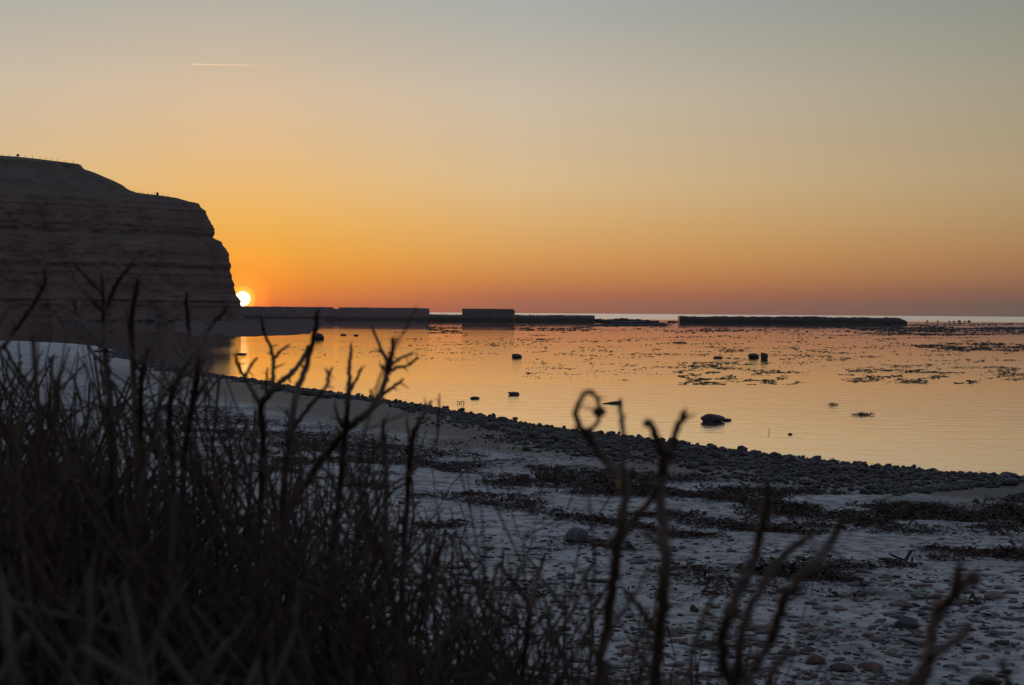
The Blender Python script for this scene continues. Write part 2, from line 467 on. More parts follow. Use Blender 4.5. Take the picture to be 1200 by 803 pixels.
def stone_mass(name, xy, size, base, mat, flat, seed, sink=.25, z=None, long=1.0, turn=6.283):
    nb = 12
    protos = [rock_verts(base, seed + k, rough=.42, crisp=1.2) for k in range(nb)]
    protos = [p / np.abs(p).max(0) for p in protos]
    n = len(xy)
    z = ground(xy[:, 0], xy[:, 1]) if z is None else z
    Vs = []; Rn = []
    nv = len(base[0])
    pi = rng.integers(0, nb, n)
    yaw = rng.uniform(0, turn, n) - (turn / 2 if turn < 6 else 0)
    sx = size * long * rng.uniform(.8, 1.4, n) / 2; sy = size * rng.uniform(.65, 1.1, n) / 2; szz = size * flat * rng.uniform(.6, 1.3, n) / 2
    P = np.array(protos)[pi]                               # n, nv, 3
    x = P[:, :, 0] * sx[:, None]; y = P[:, :, 1] * sy[:, None]; zz_ = P[:, :, 2] * szz[:, None]
    c, s_ = np.cos(yaw)[:, None], np.sin(yaw)[:, None]
    tilt = rng.normal(0, .18, n)[:, None]
    V = np.stack([x * c - y * s_ + xy[:, :1], x * s_ + y * c + xy[:, 1:2], zz_ + tilt * x + (z + szz * (1 - 2 * sink))[:, None]], -1).reshape(-1, 3)
    F = (base[1][None] + (np.arange(n) * nv)[:, None, None]).reshape(-1, 3)
    rnd = np.repeat(rng.random(n), nv)
    return link(name, mesh_np(name, V, F, mat, True, {'rnd': rnd}))

# small stones of the near sand
c2, a2, b2 = sample_view(16000, 330, 1280, 560, 850, 1.0)
s2 = S(c2[:, 0], c2[:, 1])
z2 = fbm(c2[:, 0] / 1.6, c2[:, 1] / 1.6, oct=3, seed=33)
k2 = rng.random(len(c2)) < sstep(9, 22, s2) * np.clip(.3 + 1.0 * z2, .05, 1) * 1.0 * np.clip(.65 + .35 * sstep(560, 860, a2), 0, 1)
c2 = c2[k2]; sz2 = np.exp(rng.normal(math.log(.05), .5, len(c2)))
xy_all = np.vstack([REST, c2]); sz_all = np.concatenate([REST_S, sz2])
o = stone_mass('pebbles', xy_all, sz_all, ICO1, M_STONE_MASS, .35, 200)
tag(o, 'small red and grey pebbles strewn over the near sand', 'pebbles', kind='stuff')

# -- shingle band by the water
def along_shore(n, smin, smax):
    seg = np.linalg.norm(np.diff(SH, axis=0), axis=1); cum = np.concatenate([[0], np.cumsum(seg)])
    a = np.searchsorted(cum, 0); 
    i0 = 4 * 2; i1 = len(SH) - 5 * 4
    t = rng.uniform(cum[i0], cum[i1], n)
    i = np.clip(np.searchsorted(cum, t) - 1, 0, len(SH) - 2)
    f = (t - cum[i]) / seg[i]
    p = SH[i] + (SH[i + 1] - SH[i]) * f[:, None]
    d = (SH[i + 1] - SH[i]) / seg[i][:, None]
    nrm = np.stack([-d[:, 1], d[:, 0]], 1)
    ss = rng.uniform(smin, smax, n)
    p2 = p + nrm * ss[:, None]
    s = S(p2[:, 0], p2[:, 1])
    if (s > 0).mean() < .5:
        p2 = p - nrm * ss[:, None]; s = S(p2[:, 0], p2[:, 1])
    return p2, s

ps, ss = along_shore(90000, .0, 12)
edge = fbm(ps[:, 0] / 4, ps[:, 1] / 4, oct=3, seed=41)
kk = rng.random(len(ps)) < (1 - sstep(6.5, 9.5, ss + 3 * edge + 6.0 * sstep(44, 68, ps[:, 1]))) * .95
kk &= ps[:, 1] < 170
ps = ps[kk]; ss = ss[kk]
sz = np.clip(np.exp(rng.normal(math.log(.105), .5, len(ps))), .045, .5)
# the largest by apparent size
app = sz / np.hypot(ps[:, 0], ps[:, 1])
od = np.argsort(-app)
N_SH = 95
zg = ground(ps[:, 0], ps[:, 1])
for q in od[:N_SH]:
    o = link('cobble', COBB[int(rng.integers(10))])
    k = sz[q]
    o.location = (ps[q, 0], ps[q, 1], zg[q] + .12 * k)
    o.rotation_euler = (rng.normal(0, .25), rng.normal(0, .25), rng.uniform(0, 6.28))
    o.scale = (k * rng.uniform(.9, 1.3), k * rng.uniform(.8, 1.2), k * rng.uniform(.8, 1.2))
    tag(o, 'dark wet cobble in the shingle band along the waterline', 'stone', 'dark cobbles along the waterline')
rest = od[N_SH:]
o = stone_mass('shingle', ps[rest], sz[rest], ICO1, M_WET_MASS, .75, 300, sink=.3)
tag(o, 'band of dark wet shingle along the waterline', 'shingle', kind='stuff')

# a thin line of small stones standing in the shallow edge
pe, se = along_shore(2600, -2.2, .6)
ke = (rng.random(len(pe)) < .5 * np.exp(-np.abs(se) / .8)) & (pe[:, 1] < 180)
pe = pe[ke]
if len(pe):
    o = stone_mass('edge_pebbles', pe, np.exp(rng.normal(math.log(.13), .4, len(pe))), ICO1, M_WET_MASS, .8, 320, sink=.1, z=np.maximum(ground(pe[:, 0], pe[:, 1]), -.05))
    tag(o, 'small wet pebbles breaking the surface at the water edge', 'pebbles', kind='stuff')

# -- single stones that can be told apart
def rock_at(name, px0, px1, pytop, pybase, seed, label, cat, mat=M_ROCK, z=0.0, depth=.7, sink=.25, on_water=True, group=None, rough=.35, crisp=.5, base=ICO4):
    pxm = (px0 + px1) / 2
    p = Pz(pxm, pybase, z)
    w = (px1 - px0) * p[1] / FPX
    h = (pybase - pytop) * p[1] / FPX
    me = rock_mesh(name, base, seed, (w, w * depth, h / (1 - sink) ), mat, rough=rough, crisp=crisp)
    o = link(name, me)
    o.location = (p[0], p[1] + w * depth * .4, z + h - h / (1 - sink) / 2)
    return tag(o, label, cat, group)

rock_at('boulder', 820, 851, 485.5, 494.6, 722, 'dark rounded boulder standing alone in the calm water near the shingle', 'rock', rough=.5, crisp=-.4, depth=.6)
rock_at('weed_tuft', 846, 858, 490.5, 493.2, 702, 'low trailing tuft of weed beside the lone boulder', 'seaweed', depth=.8)
rock_at('boulder', 877, 890, 414, 419.525, 703, 'long low dark boulder, left one of the close pair far out in the bay', 'rock')
rock_at('boulder', 891.5, 901, 412.5, 421, 704, 'tall round dark boulder, right one of the close pair far out in the bay', 'rock', crisp=.2)
rock_at('boulder', 836, 848, 417.3, 419.935, 705, 'flat dark rock just left of the close boulder pair', 'rock')
rock_at('boulder', 599, 612, 414.5, 419.175, 706, 'small angular dark rock in the bay below the square block', 'rock', crisp=1)
rock_at('boulder', 366, 380, 389, 397.5, 707, 'squat dark rock in the water beneath the long harbour wall', 'rock', crisp=1)
rock_at('boulder', 276, 289, 413.5, 415.625, 708, 'flat black rock in the orange water just right of the cliff reflection', 'rock')
rock_at('boulder', 398, 406, 391.3, 393.04, 709, 'tiny black rock, left one of two below the long wall', 'rock', base=ICO3)
rock_at('boulder', 414, 420, 391.8, 393.54, 710, 'tiny black rock, right one of two below the long wall', 'rock', base=ICO3)
rock_at('boulder', 570, 577.5, 485, 491, 711, 'round black stone sitting at the edge of the water', 'stone', crisp=.1, base=ICO3)
rock_at('boulder', 465, 478, 471.5, 477, 712, 'broad dark rock on the outer edge of the shingle', 'rock')
rock_at('weed_clump', 550, 562, 465, 467.55, 713, 'flat weedy rock near the shore, left of two', 'rock', crisp=.1)
rock_at('weed_clump', 594, 609, 459.5, 462.9, 714, 'small peaked weedy rock near the shore, right of two', 'rock', rough=.6)
WEEDS = [(996, 1025, 486.6, 90, 'ragged floating weed clump in open calm water on the right'), (970, 981, 474.6, 30, 'thin dark weed clump floating above the ragged one')]
rock_at('pebble', 923.5, 929, 507.5, 509.53, 717, 'small brown pebble poking out of the water to the right of the lone boulder', 'stone', base=ICO3)
rock_at('boulder', 1172, 1195, 553.5, 561.5, 718, 'large low dark rock at the right end of the waterline', 'rock', mat=M_WET)
rock_at('boulder', 816, 840, 548, 553, 719, 'reddish flat slab lying on the sand behind the shingle', 'stone', mat=M_STONE, z=.45)
# sand stones
def stone_on_sand(name, px0, px1, pytop, pybase, seed, label, mat, cat='stone', **kw):
    p = Pz((px0 + px1) / 2, pybase, 1.0)
    g = float(ground(np.array([p[0]]), np.array([p[1]]))[0])
    p = Pz((px0 + px1) / 2, pybase, g)
    return rock_at(name, px0, px1, pytop, pybase, seed, label, cat, mat=mat, z=float(ground(np.array([p[0]]), np.array([p[1]]))[0]) - .01, **kw)
stone_on_sand('boulder', 662, 692, 619, 637, 744, 'grey boulder with pale stripes lying on the sand behind the twigs', M_STRIPE, cat='rock', crisp=-.4, rough=.12)
stone_on_sand('stone', 819, 829, 708.5, 716, 731, 'small yellow rounded stone among the grey slabs', M_PALE, crisp=.1)
stone_on_sand('stone', 808, 820, 709, 717.5, 732, 'black angular stone beside the yellow one', M_WET, crisp=1)
stone_on_sand('stone', 1046, 1080, 724, 738, 733, 'large dark red slab on the right of the near sand', M_WET, crisp=.6)
stone_on_sand('stone', 941, 969, 768, 780, 734, 'rounded red brown stone at the bottom of the sand', M_STONE, crisp=.2)
stone_on_sand('stone', 970, 1004, 779, 789, 735, 'long flat dark slab below the rounded red brown stone', M_WET, crisp=.8)
stone_on_sand('stone', 1007, 1040, 777, 787, 736, 'long brownish slab right of the long flat dark slab', M_STONE, crisp=.8)
stone_on_sand('stone', 1138, 1176, 793, 806, 737, 'black boulder cut by the bottom edge of the photograph', M_WET, crisp=.3)
stone_on_sand('stone', 1155, 1180, 694, 703, 738, 'broad red slab beneath the lowest strip of wrack', M_STONE, crisp=.5)
stone_on_sand('stone', 540, 546, 550, 554, 739, 'small pale blue stone on the dark wrack', M_WHITE, crisp=.2, base=ICO3)
stone_on_sand('stone', 620, 628, 556, 561.5, 740, 'pale stone at the rim of the wrack right of the pale blue one', M_WHITE, crisp=.2, base=ICO3)

# driftwood
def log_mesh(name, length, h, w, mat, taper=.8):
    n = 14; ns = 10
    V = []
    for i in range(n):
        t = i / (n - 1)
        k = (1 - (1 - taper) * t)
        for j in range(ns):
            a = 2 * math.pi * j / ns
            bmp = 1 + .12 * math.sin(3 * a + 5 * t) + rng.normal(0, .03)
            e = math.copysign(abs(math.cos(a)) ** .7, math.cos(a)); f = math.copysign(abs(math.sin(a)) ** .7, math.sin(a))
            V.append(((t - .5) * length, e * w / 2 * k * bmp, f * h / 2 * k * bmp + .05 * h * math.sin(5 * t)))
    F = [[i * ns + j, i * ns + (j + 1) % ns, (i + 1) * ns + (j + 1) % ns, (i + 1) * ns + j] for i in range(n - 1) for j in range(ns)]
    V.append((-.5 * length - .01, 0, 0)); V.append((.5 * length + .01, 0, 0))
    T = [[len(V) - 2, (j + 1) % ns, j] for j in range(ns)] + [[len(V) - 1, (n - 1) * ns + j, (n - 1) * ns + (j + 1) % ns] for j in range(ns)]
    return mesh_np(name, V, [np.array(F), np.array(T)], mat)
p = Pz(369, 464, .25)
o = link('log', log_mesh('log', 36 * p[1] / FPX, 7 * p[1] / FPX, .5, M_WOOD), loc=(p[0], p[1], .25 + .12)); o.rotation_euler = (0, rad(6), rad(-14))
tag(o, 'dark driftwood log lying on the shingle left of the middle', 'log')
p = Pz(717, 473, 0)
o = link('plank', log_mesh('plank', 22 * p[1] / FPX, 3.4 * p[1] / FPX, .3, M_WOOD, taper=.3), loc=(p[0], p[1], .04)); o.rotation_euler = (0, rad(3), rad(184))
tag(o, 'dark tapered driftwood plank floating behind the upright twig', 'driftwood')

# ------------------------------------------------------------------ wrack on the beach
def leaf_mass(name, xyz, size, mat, flat=.5, seg=3, seed=5):
    """crumpled strips"""
    n = len(xyz); r = np.random.default_rng(seed)
    yaw = r.uniform(0, 6.283, n); L = size * r.uniform(.7, 1.5, n); W = size * r.uniform(.15, .45, n)
    t = np.linspace(-.5, .5, seg + 1)
    cx = np.cos(yaw)[:, None]; sx = np.sin(yaw)[:, None]
    bend = r.normal(0, .5, (n, seg + 1)) * size[:, None] * .4
    zz = np.abs(r.normal(0, flat, (n, seg + 1))) * size[:, None] * .8
    roll = r.uniform(-1.2, 1.2, n)[:, None] + r.normal(0, .5, (n, seg + 1))
    ax = t[None] * L[:, None]
    pts_ = []
    for sgn in (-1, 1):
        wx = sgn * W[:, None] / 2 * np.cos(roll); wz = sgn * W[:, None] / 2 * np.sin(roll)
        lx = ax; ly = bend + wx
        pts_.append(np.stack([xyz[:, 0:1] + lx * cx - ly * sx, xyz[:, 1:2] + lx * sx + ly * cx, xyz[:, 2:3] + zz + np.abs(wz) * .6 + wz * .4], -1))
    V = np.stack(pts_, 2).reshape(-1, 3)                  # n, seg+1, 2
    base = (np.arange(n) * (seg + 1) * 2)[:, None]
    F = []
    for k in range(seg):
        F.append(np.concatenate([base + 2 * k, base + 2 * k + 1, base + 2 * k + 3, base + 2 * k + 2], 1))
    F = np.concatenate(F, 0)
    return link(name, mesh_np(name, V, F, mat, True))

cw, aw, bw = sample_view(620000, -60, 1280, 470, 720, .7)
sw = S(cw[:, 0], cw[:, 1])
# bands parallel to the waterline with ragged gaps
u = (cw[:, 0] * -.5 + cw[:, 1] * .86)
nb1 = fbm(cw[:, 0] / 6.0, cw[:, 1] / 6.0, oct=4, seed=51)
nb3 = fbm(cw[:, 0] / 1.5 + 40, cw[:, 1] / 1.1, oct=4, seed=54)
nb2 = fbm(cw[:, 0] / 1.6, cw[:, 1] / 1.6, oct=3, seed=52)
rx = sstep(-2, 6, cw[:, 0])
dens = np.exp(-((sw - 12.6 + 1.4 * nb1 - 1.6 * (1 - rx)) / 2.5) ** 2) * 1.6
dens += .8 * np.exp(-((sw - 17.6 + 1.8 * nb1) / .8) ** 2)
dens += .8 * np.exp(-((sw - 19.9 + 1.8 * nb1) / .6) ** 2)
dens += .75 * rx * np.exp(-((sw - 22.7 + 1.6 * nb1) / .55) ** 2)
dens += .5 * np.clip(2.6 * nb3 - .45, 0, 1) * sstep(9, 12, sw) * (1 - sstep(23, 26, sw))
dens += .03
belt = np.exp(-((sw - 12.6 + 1.4 * nb1 - 1.6 * (1 - rx)) / 2.9) ** 2)
dens = dens * np.clip(.20 + .62 * belt + 1.7 * nb2 + .8 * nb1, 0, 1)
kw = rng.random(len(cw)) < dens
cw = cw[kw]
cf, af, bf = sample_view(60000, -80, 480, 402, 475, .25)
sf = S(cf[:, 0], cf[:, 1])
nf = fbm(cf[:, 0] / 9.0, cf[:, 1] / 9.0, oct=4, seed=53)
kf = (sf > 1) & (rng.random(len(cf)) < .5 * np.clip(2.2 * nf - .1, 0, 1))
cw = np.vstack([cw, cf[kf]])
rr = np.hypot(cw[:, 0], cw[:, 1])
zw = ground(cw[:, 0], cw[:, 1]) + .005
szw = np.exp(rng.normal(math.log(.075), .45, len(cw)))
o = leaf_mass('beach_wrack', np.column_stack([cw, zw]), szw, M_WRACK, flat=.24)
tag(o, 'dark tangled seaweed wrack in ragged strips across the sand', 'seaweed', kind='stuff')
print('wrack pieces', len(cw))

for x0, x1, yb, n, lab in WEEDS:
    p = Pz((x0 + x1) / 2, yb); wd = (x1 - x0) * p[1] / FPX
    c_ = np.column_stack([rng.normal(0, wd * .24, n), rng.normal(0, .12, n), np.zeros(n)])
    o = leaf_mass('weed_clump', c_, rng.uniform(.10, .24, n), M_WEED, flat=.30, seed=int(x0))
    o.location = (p[0], p[1], .0)
    tag(o, lab, 'seaweed')

# ------------------------------------------------------------------ floating weed in the bay
def weed_points():
    out = []; sizes = []
    def patch(px0, px1, py0, py1, n, thr=.0, seed=0, sz=1.0, fx=60, fy=7):
        px = rng.uniform(px0, px1, n); py = rng.uniform(py0, py1, n)
        v = fbm(px / (fx * .55), py / (fy * .6), oct=4, seed=seed, gain=.65)
        ex = np.minimum(sstep(px0, px0 + .12 * (px1 - px0), px), 1 - sstep(px1 - .12 * (px1 - px0), px1, px))
        k = v * 1.0 - (1 - ex) * .5 > thr - .01 + .12 * rng.random(n)
        for a, b in zip(px[k], py[k]):
            p = Pz(a, b)
            out.append(p[:2]); sizes.append(p[1] / FPX * sz * math.exp(random.gauss(.25, .45)))
    patch(380, 1240, 386, 401, 11959, .18, 61, .9, 90, 2.2)      # far streaks
    patch(940, 1240, 379, 395, 6899, .05, 62, 1.0, 120, 1.8)
    patch(420, 1240, 400, 418, 7819, .2, 63, 1.0, 60, 3)
    patch(700, 1240, 408, 432, 9660, .16, 64, 1.1, 60, 3.4)
    patch(780, 950, 425, 451, 5290, .08, 65, 1.2, 38, 4)
    patch(980, 1160, 433, 450, 4600, .06, 66, 1.3, 50, 4)
    patch(1060, 1240, 402, 412, 3449, -.05, 67, 1.2, 60, 3)
    patch(300, 620, 396, 424, 3449, .24, 68, .9, 40, 2.4)
    patch(600, 760, 420, 447, 2070, .2, 69, 1.0, 36, 3)
    patch(1150, 1240, 430, 446, 1150, .0, 70, 1.2, 40, 3)
    patch(560, 1240, 385, 440, 9000, .20, 71, .9, 34, 2.6)
    patch(560, 1240, 381, 389, 8000, .04, 72, 1.1, 110, 1.6)
    patch(980, 1240, 384, 393, 6000, -.06, 73, 1.2, 120, 1.6)
    patch(688, 800, 378.6, 382.6, 2600, -.25, 74, 1.2, 60, 2)  # dense weed put in for the dark reflection under the rubble
    patch(498, 545, 382.5, 391, 900, -.02, 75, 1.0, 30, 2)
    patch(600, 700, 383.5, 388, 900, .0, 76, 1.0, 40, 2)
    return np.array(out), np.array(sizes)
wp, ws = weed_points()
kk = S(wp[:, 0], wp[:, 1]) < -3
wp, ws = wp[kk], ws[kk]
print('weed', len(wp))
o = stone_mass('floating_seaweed', wp, np.clip(ws * .68, .06, 1.1), ICO1, M_WEED, .42, 400, sink=.42, z=np.zeros(len(wp)), long=2.2, turn=.9)
tag(o, 'streaks of dark seaweed breaking the surface of the bay', 'seaweed', kind='stuff')

# ------------------------------------------------------------------ headland
SIL = [(-500, 140), (-300, 158), (-120, 172), (0, 182), (22, 183.2), (48, 186), (72, 189), (91, 191.5), (95, 197), (112, 203), (130, 211), (142, 217), (148, 222), (160, 225.5), (183, 228), (205, 231), (219, 235.5), (229, 237), (236, 243), (242, 254), (247, 264), (248.5, 272), (247, 278), (255, 282.5), (261.5, 290), (265.5, 300), (267, 309), (269.5, 324), (271.5, 334), (272, 340), (273, 344), (276, 348), (279, 352), (277, 356), (278.5, 359), (281, 366), (284, 374), (287, 382)]
YT = 700.0
def build_headland():
    sil = np.array([Pd(a, b, YT) for a, b in SIL])        # top-left to bottom-right
    zs = sil[::-1, 2]; xs = sil[::-1, 0]
    ztop = zs.max() - .05
    zl = np.unique(np.concatenate([np.linspace(-3, 24, 46), np.linspace(24, 60, 80), np.linspace(60, ztop, 60)]))
    xt = np.interp(zl, zs, xs)
    xt = xt + (zl < 58) * (zl > 7) * (.55 * vnoise(zl / 2.1, zl * 0, seed=77) + .4 * vnoise(zl / .9, zl * 0, seed=78))
    left = np.array([-560.0, 430.0])
    nseg = 420
    rings = []
    for z, xtip in zip(zl, xt):
        T = np.array([xtip, YT])
        setback = .16 * z + 0.5 * vnoise(np.array([z / 5.2]), np.array([0.5]), seed=71)[0] + 0.15 * vnoise(np.array([z / 1.3]), np.array([3.5]), seed=72)[0]
        a = np.array([left[0], left[1] + setback])
        nose = min(9.0, max(1.0, (xtip - left[0]) * .03))
        f = np.array([xtip - nose, YT - nose * .45 + setback * .0])
        # front line from left to nose; gently bayed in plan
        tt = np.linspace(0, 1, nseg - 60) ** .8
        fr = a[None] + (f - a)[None] * tt[:, None]
        fr[:, 1] += setback * 0
        # relief: buttresses and gullies
        n1 = fbm(fr[:, 0] / 28.0, np.full(len(fr), z / 60.0), oct=5, seed=73)
        n2 = fbm(fr[:, 0] / 6.0, np.full(len(fr), z / 5.0), oct=4, seed=74)
        n3 = fbm(fr[:, 0] / 2.2, np.full(len(fr), z / 1.6), oct=3, seed=76)
        n4 = fbm(fr[:, 0] / 7.5 + .03 * z, np.full(len(fr), z / 45.0), oct=4, seed=79)
        amp = sstep(0, .04, 1 - tt)
        fr[:, 1] += (9.0 * n1 + 0.7 * (np.abs(n2) * 2 - .5) + .6 * n3 + 3.0 * n4) * amp
        # nose arc
        th = np.linspace(-math.pi / 2 + .2, math.pi / 2, 30)
        arc = np.stack([xtip - nose + nose * np.cos(th), YT + 5 + 6 * np.sin(th)], 1)
        arc[:, 0] += .35 * vnoise(np.full(30, z / 1.3), np.linspace(0, 2, 30), seed=75)
        back = np.stack([np.linspace(xtip - nose, left[0], 30), np.linspace(YT + 25, YT + 160, 30)], 1)
        rings.append(np.vstack([fr, arc, back]))
    m = len(rings[0])
    V = np.concatenate([np.column_stack([r, np.full(m, z)]) for r, z in zip(rings, zl)])
    n = len(zl)
    i, j = np.meshgrid(np.arange(n - 1), np.arange(m), indexing='ij'); j2 = (j + 1) % m
    F = np.stack([i * m + j, i * m + j2, (i + 1) * m + j2, (i + 1) * m + j], -1).reshape(-1, 4)
    # cap
    c = V[(n - 1) * m:].mean(0); V = np.vstack([V, [c]])
    k = np.arange(m)
    T = np.stack([(n - 1) * m + k, (n - 1) * m + (k + 1) % m, np.full(m, len(V) - 1)], 1)
    mat, nt, b = new_mat('cliff_rock')
    L = nt.links.new
    geo = node(nt, 'ShaderNodeNewGeometry')
    mp = node(nt, 'ShaderNodeMapping'); mp.inputs['Scale'].default_value = (.05, .05, .22); mp.inputs['Rotation'].default_value = (0, rad(1.5), 0)
    L(geo.outputs['Position'], mp.inputs['Vector'])
    nz = node(nt, 'ShaderNodeTexNoise'); nz.inputs['Scale'].default_value = 1; nz.inputs['Detail'].default_value = 8; nz.inputs['Roughness'].default_value = .65
    L(mp.outputs['Vector'], nz.inputs['Vector'])
    n2 = node(nt, 'ShaderNodeTexNoise'); n2.inputs['Scale'].default_value = .12; n2.inputs['Detail'].default_value = 8
    L(geo.outputs['Position'], n2.inputs['Vector'])
    cr = node(nt, 'ShaderNodeValToRGB')
    e = cr.color_ramp.elements
    e[0].position = .33; e[0].color = (.105, .076, .066, 1)
    e[1].position = .68; e[1].color = (.122, .089, .078, 1)
    q = e.new(.5); q.color = (.112, .081, .071, 1)
    L(nz.outputs['Fac'], cr.inputs['Fac'])
    c2 = node(nt, 'ShaderNodeValToRGB'); c2.color_ramp.elements[0].position = .3; c2.color_ramp.elements[0].color = (.7, .72, .72, 1); c2.color_ramp.elements[1].position = .7
    L(n2.outputs['Fac'], c2.inputs['Fac'])
    mx = node(nt, 'ShaderNodeMix', data_type='RGBA', blend_type='MULTIPLY'); mx.inputs['Factor'].default_value = 1
    L(cr.outputs['Color'], mx.inputs['A']); L(c2.outputs['Color'], mx.inputs['B'])
    # turf where it lies flat
    sn = node(nt, 'ShaderNodeSeparateXYZ'); L(geo.outputs['True Normal'], sn.inputs['Vector'])
    mr = node(nt, 'ShaderNodeMapRange'); mr.inputs['From Min'].default_value = .72; mr.inputs['From Max'].default_value = .9; L(sn.outputs['Z'], mr.inputs['Value'])
    mg = node(nt, 'ShaderNodeMix', data_type='RGBA'); L(mr.outputs['Result'], mg.inputs['Factor']); L(mx.outputs['Result'], mg.inputs['A']); mg.inputs['B'].default_value = (.06, .052, .034, 1)
    L(mg.outputs['Result'], b.inputs['Base Color'])
    b.inputs['Roughness'].default_value = .95; b.inputs['Specular IOR Level'].default_value = .2
    bp = node(nt, 'ShaderNodeBump'); bp.inputs['Strength'].default_value = .15; bp.inputs['Distance'].default_value = 1.0
    L(nz.outputs['Fac'], bp.inputs['Height'])
    b2 = node(nt, 'ShaderNodeBump'); b2.inputs['Strength'].default_value = .6; b2.inputs['Distance'].default_value = 2.0
    L(n2.outputs['Fac'], b2.inputs['Height']); L(bp.outputs['Normal'], b2.inputs['Normal']); L(b2.outputs['Normal'], b.inputs['Normal'])
    o = link('headland', mesh_np('headland', V, [F, T], mat, False))
    tag(o, kind='structure')
build_headland()

def box_verts(x0, x1, y0, y1, z0, z1, dz_top=0.0):
    return np.array([(x0, y0, z0), (x1, y0, z0), (x1, y1, z0), (x0, y1, z0), (x0, y0, z1), (x1, y0, z1 + dz_top), (x1, y1, z1 + dz_top), (x0, y1, z1)])
BOXF = np.array([(3, 2, 1, 0), (4, 5, 6, 7), (0, 1, 5, 4), (1, 2, 6, 5), (2, 3, 7, 6), (3, 0, 4, 7)])

# cliff-top fence
def sil_y(px):
    a = np.array(SIL[:20]); return float(np.interp(px, a[:, 0], a[:, 1]))
fence = empty('fence', Pd(40, sil_y(40), YT), 'thin post fence along the grassy top of the cliff', 'fence')
for k, fx in enumerate([3, 11, 19, 30, 38, 47, 54, 60, 67, 77, 86]):
    p = Pd(fx, sil_y(fx), YT); hgt = random.uniform(.8, 1.2)
    w = .07
    me = mesh_np('post', box_verts(-w, w, -w, w, -.6, hgt), BOXF, M_IRON, False)
    q = link('post', me, fence); q.location = tuple(p - np.array(fence.location)); q.rotation_euler = (0, rad(random.gauss(0, 4)), 0)
fence2 = empty('fence', Pd(172, sil_y(172), YT), 'short post fence on the lower step of the cliff top', 'fence')
for fx in [157, 163, 168, 173, 178, 181, 190, 197]:
    p = Pd(fx, sil_y(fx), YT); w = .065
    me = mesh_np('post', box_verts(-w, w, -w, w, -.6, random.uniform(.6, 1.0)), BOXF, M_IRON, False)
    q = link('post', me, fence2); q.location = tuple(p - np.array(fence2.location)); q.rotation_euler = (0, rad(random.gauss(0, 4)), 0)
for fx, lab in ((21, 'small dark shrub on the cliff top beside the longer fence'), (184.5, 'small dark shrub on the lower step of the cliff top')):
    p = Pd(fx, sil_y(fx), YT)
    o = link('bush', rock_mesh('bush', ICO3, int(fx), (1.3, 1.2, 1.7), M_WRACK, rough=.7), loc=p + np.array([0, 0, .4]))
    tag(o, lab, 'bush')

# boulders at the cliff foot
for k in range(16):
    px_ = rng.uniform(60, 268); base = rng.uniform(376.5, 381)
    p = Pd(px_, base, YT - rng.uniform(4, 16) - max(0, (272 - px_)) * .5)
    d = rng.uniform(1.5, 4.0)
    o = link('boulder', rock_mesh('boulder', ICO2, 900 + k, (d * 1.5, d, d * .9), M_WET if k % 3 else M_STONE, crisp=1), loc=(p[0], p[1], rng.uniform(-.2, .4)))
    o.rotation_euler = (0, 0, rng.uniform(0, 6))
    tag(o, 'fallen boulder at the foot of the dark cliff', 'rock', 'boulders at the foot of the cliff')
for k, (fx, fy, d) in enumerate([(167, 374, 3.2), (178, 373, 4.2), (199, 377, 2.6)]):
    p = Pd(fx, fy, YT - 26 - (272 - fx) * .5)
    o = link('boulder', rock_mesh('boulder', ICO3, 960 + k, (d * .9, d * .6, d * .6), M_STRIPE, crisp=1), loc=(p[0], p[1], .8))
    o.rotation_euler = (.3, .5, 1.0 * k)
    tag(o, ['pale fallen boulder at the cliff foot, leftmost of three', 'pale fallen boulder at the cliff foot, middle and largest of three', 'pale fallen boulder at the cliff foot, rightmost of three'][k], 'rock')

# ------------------------------------------------------------------ breakwaters
YW = 905.0
def wall_piece(name, px0, px1, top0, top1, parent, depth=9.0, Y=YW, ragged=.12, batter=.35, seed=0, mat=None):
    """concrete length with battered face, uneven top edge and joints every few metres"""
    A = Pd(px0, top0, Y); B = Pd(px1, top1, Y)
    n = max(6, int((B[0] - A[0]) / 2.0))
    xs = np.linspace(A[0], B[0], n + 1); zt = np.linspace(A[2], B[2], n + 1)
    zt = zt + ragged * (vnoise(xs / 2.3, xs * 0 + seed, seed=81) + .6 * (vnoise(xs / 9.0, xs * 0 + seed, seed=82)))
    prof = []
    for x, z in zip(xs, zt):
        jn = .03 * (vnoise(np.array([x / 1.7]), np.array([seed + .5]), seed=83)[0])
        prof.append([(x, Y - batter - .25 + jn, -2.5), (x, Y - .25 + jn, z * .55), (x, Y + jn, z - .25), (x, Y + .25, z), (x, Y + depth - .3, z), (x, Y + depth, z - .3), (x, Y + depth + batter, -2.5)])
    V = np.array(prof).reshape(-1, 3); m = 7
    i, j = np.meshgrid(np.arange(n), np.arange(m), indexing='ij'); j2 = (j + 1) % m
    F = np.stack([i * m + j, (i + 1) * m + j, (i + 1) * m + j2, i * m + j2], -1).reshape(-1, 4)
    E = [np.arange(m)[::-1], n * m + np.arange(m)]
    off = np.array(parent.location) if parent else np.zeros(3)
    return link(name, mesh_np(name, V - off, [F, np.array(E)], mat or M_CONC, False), parent)

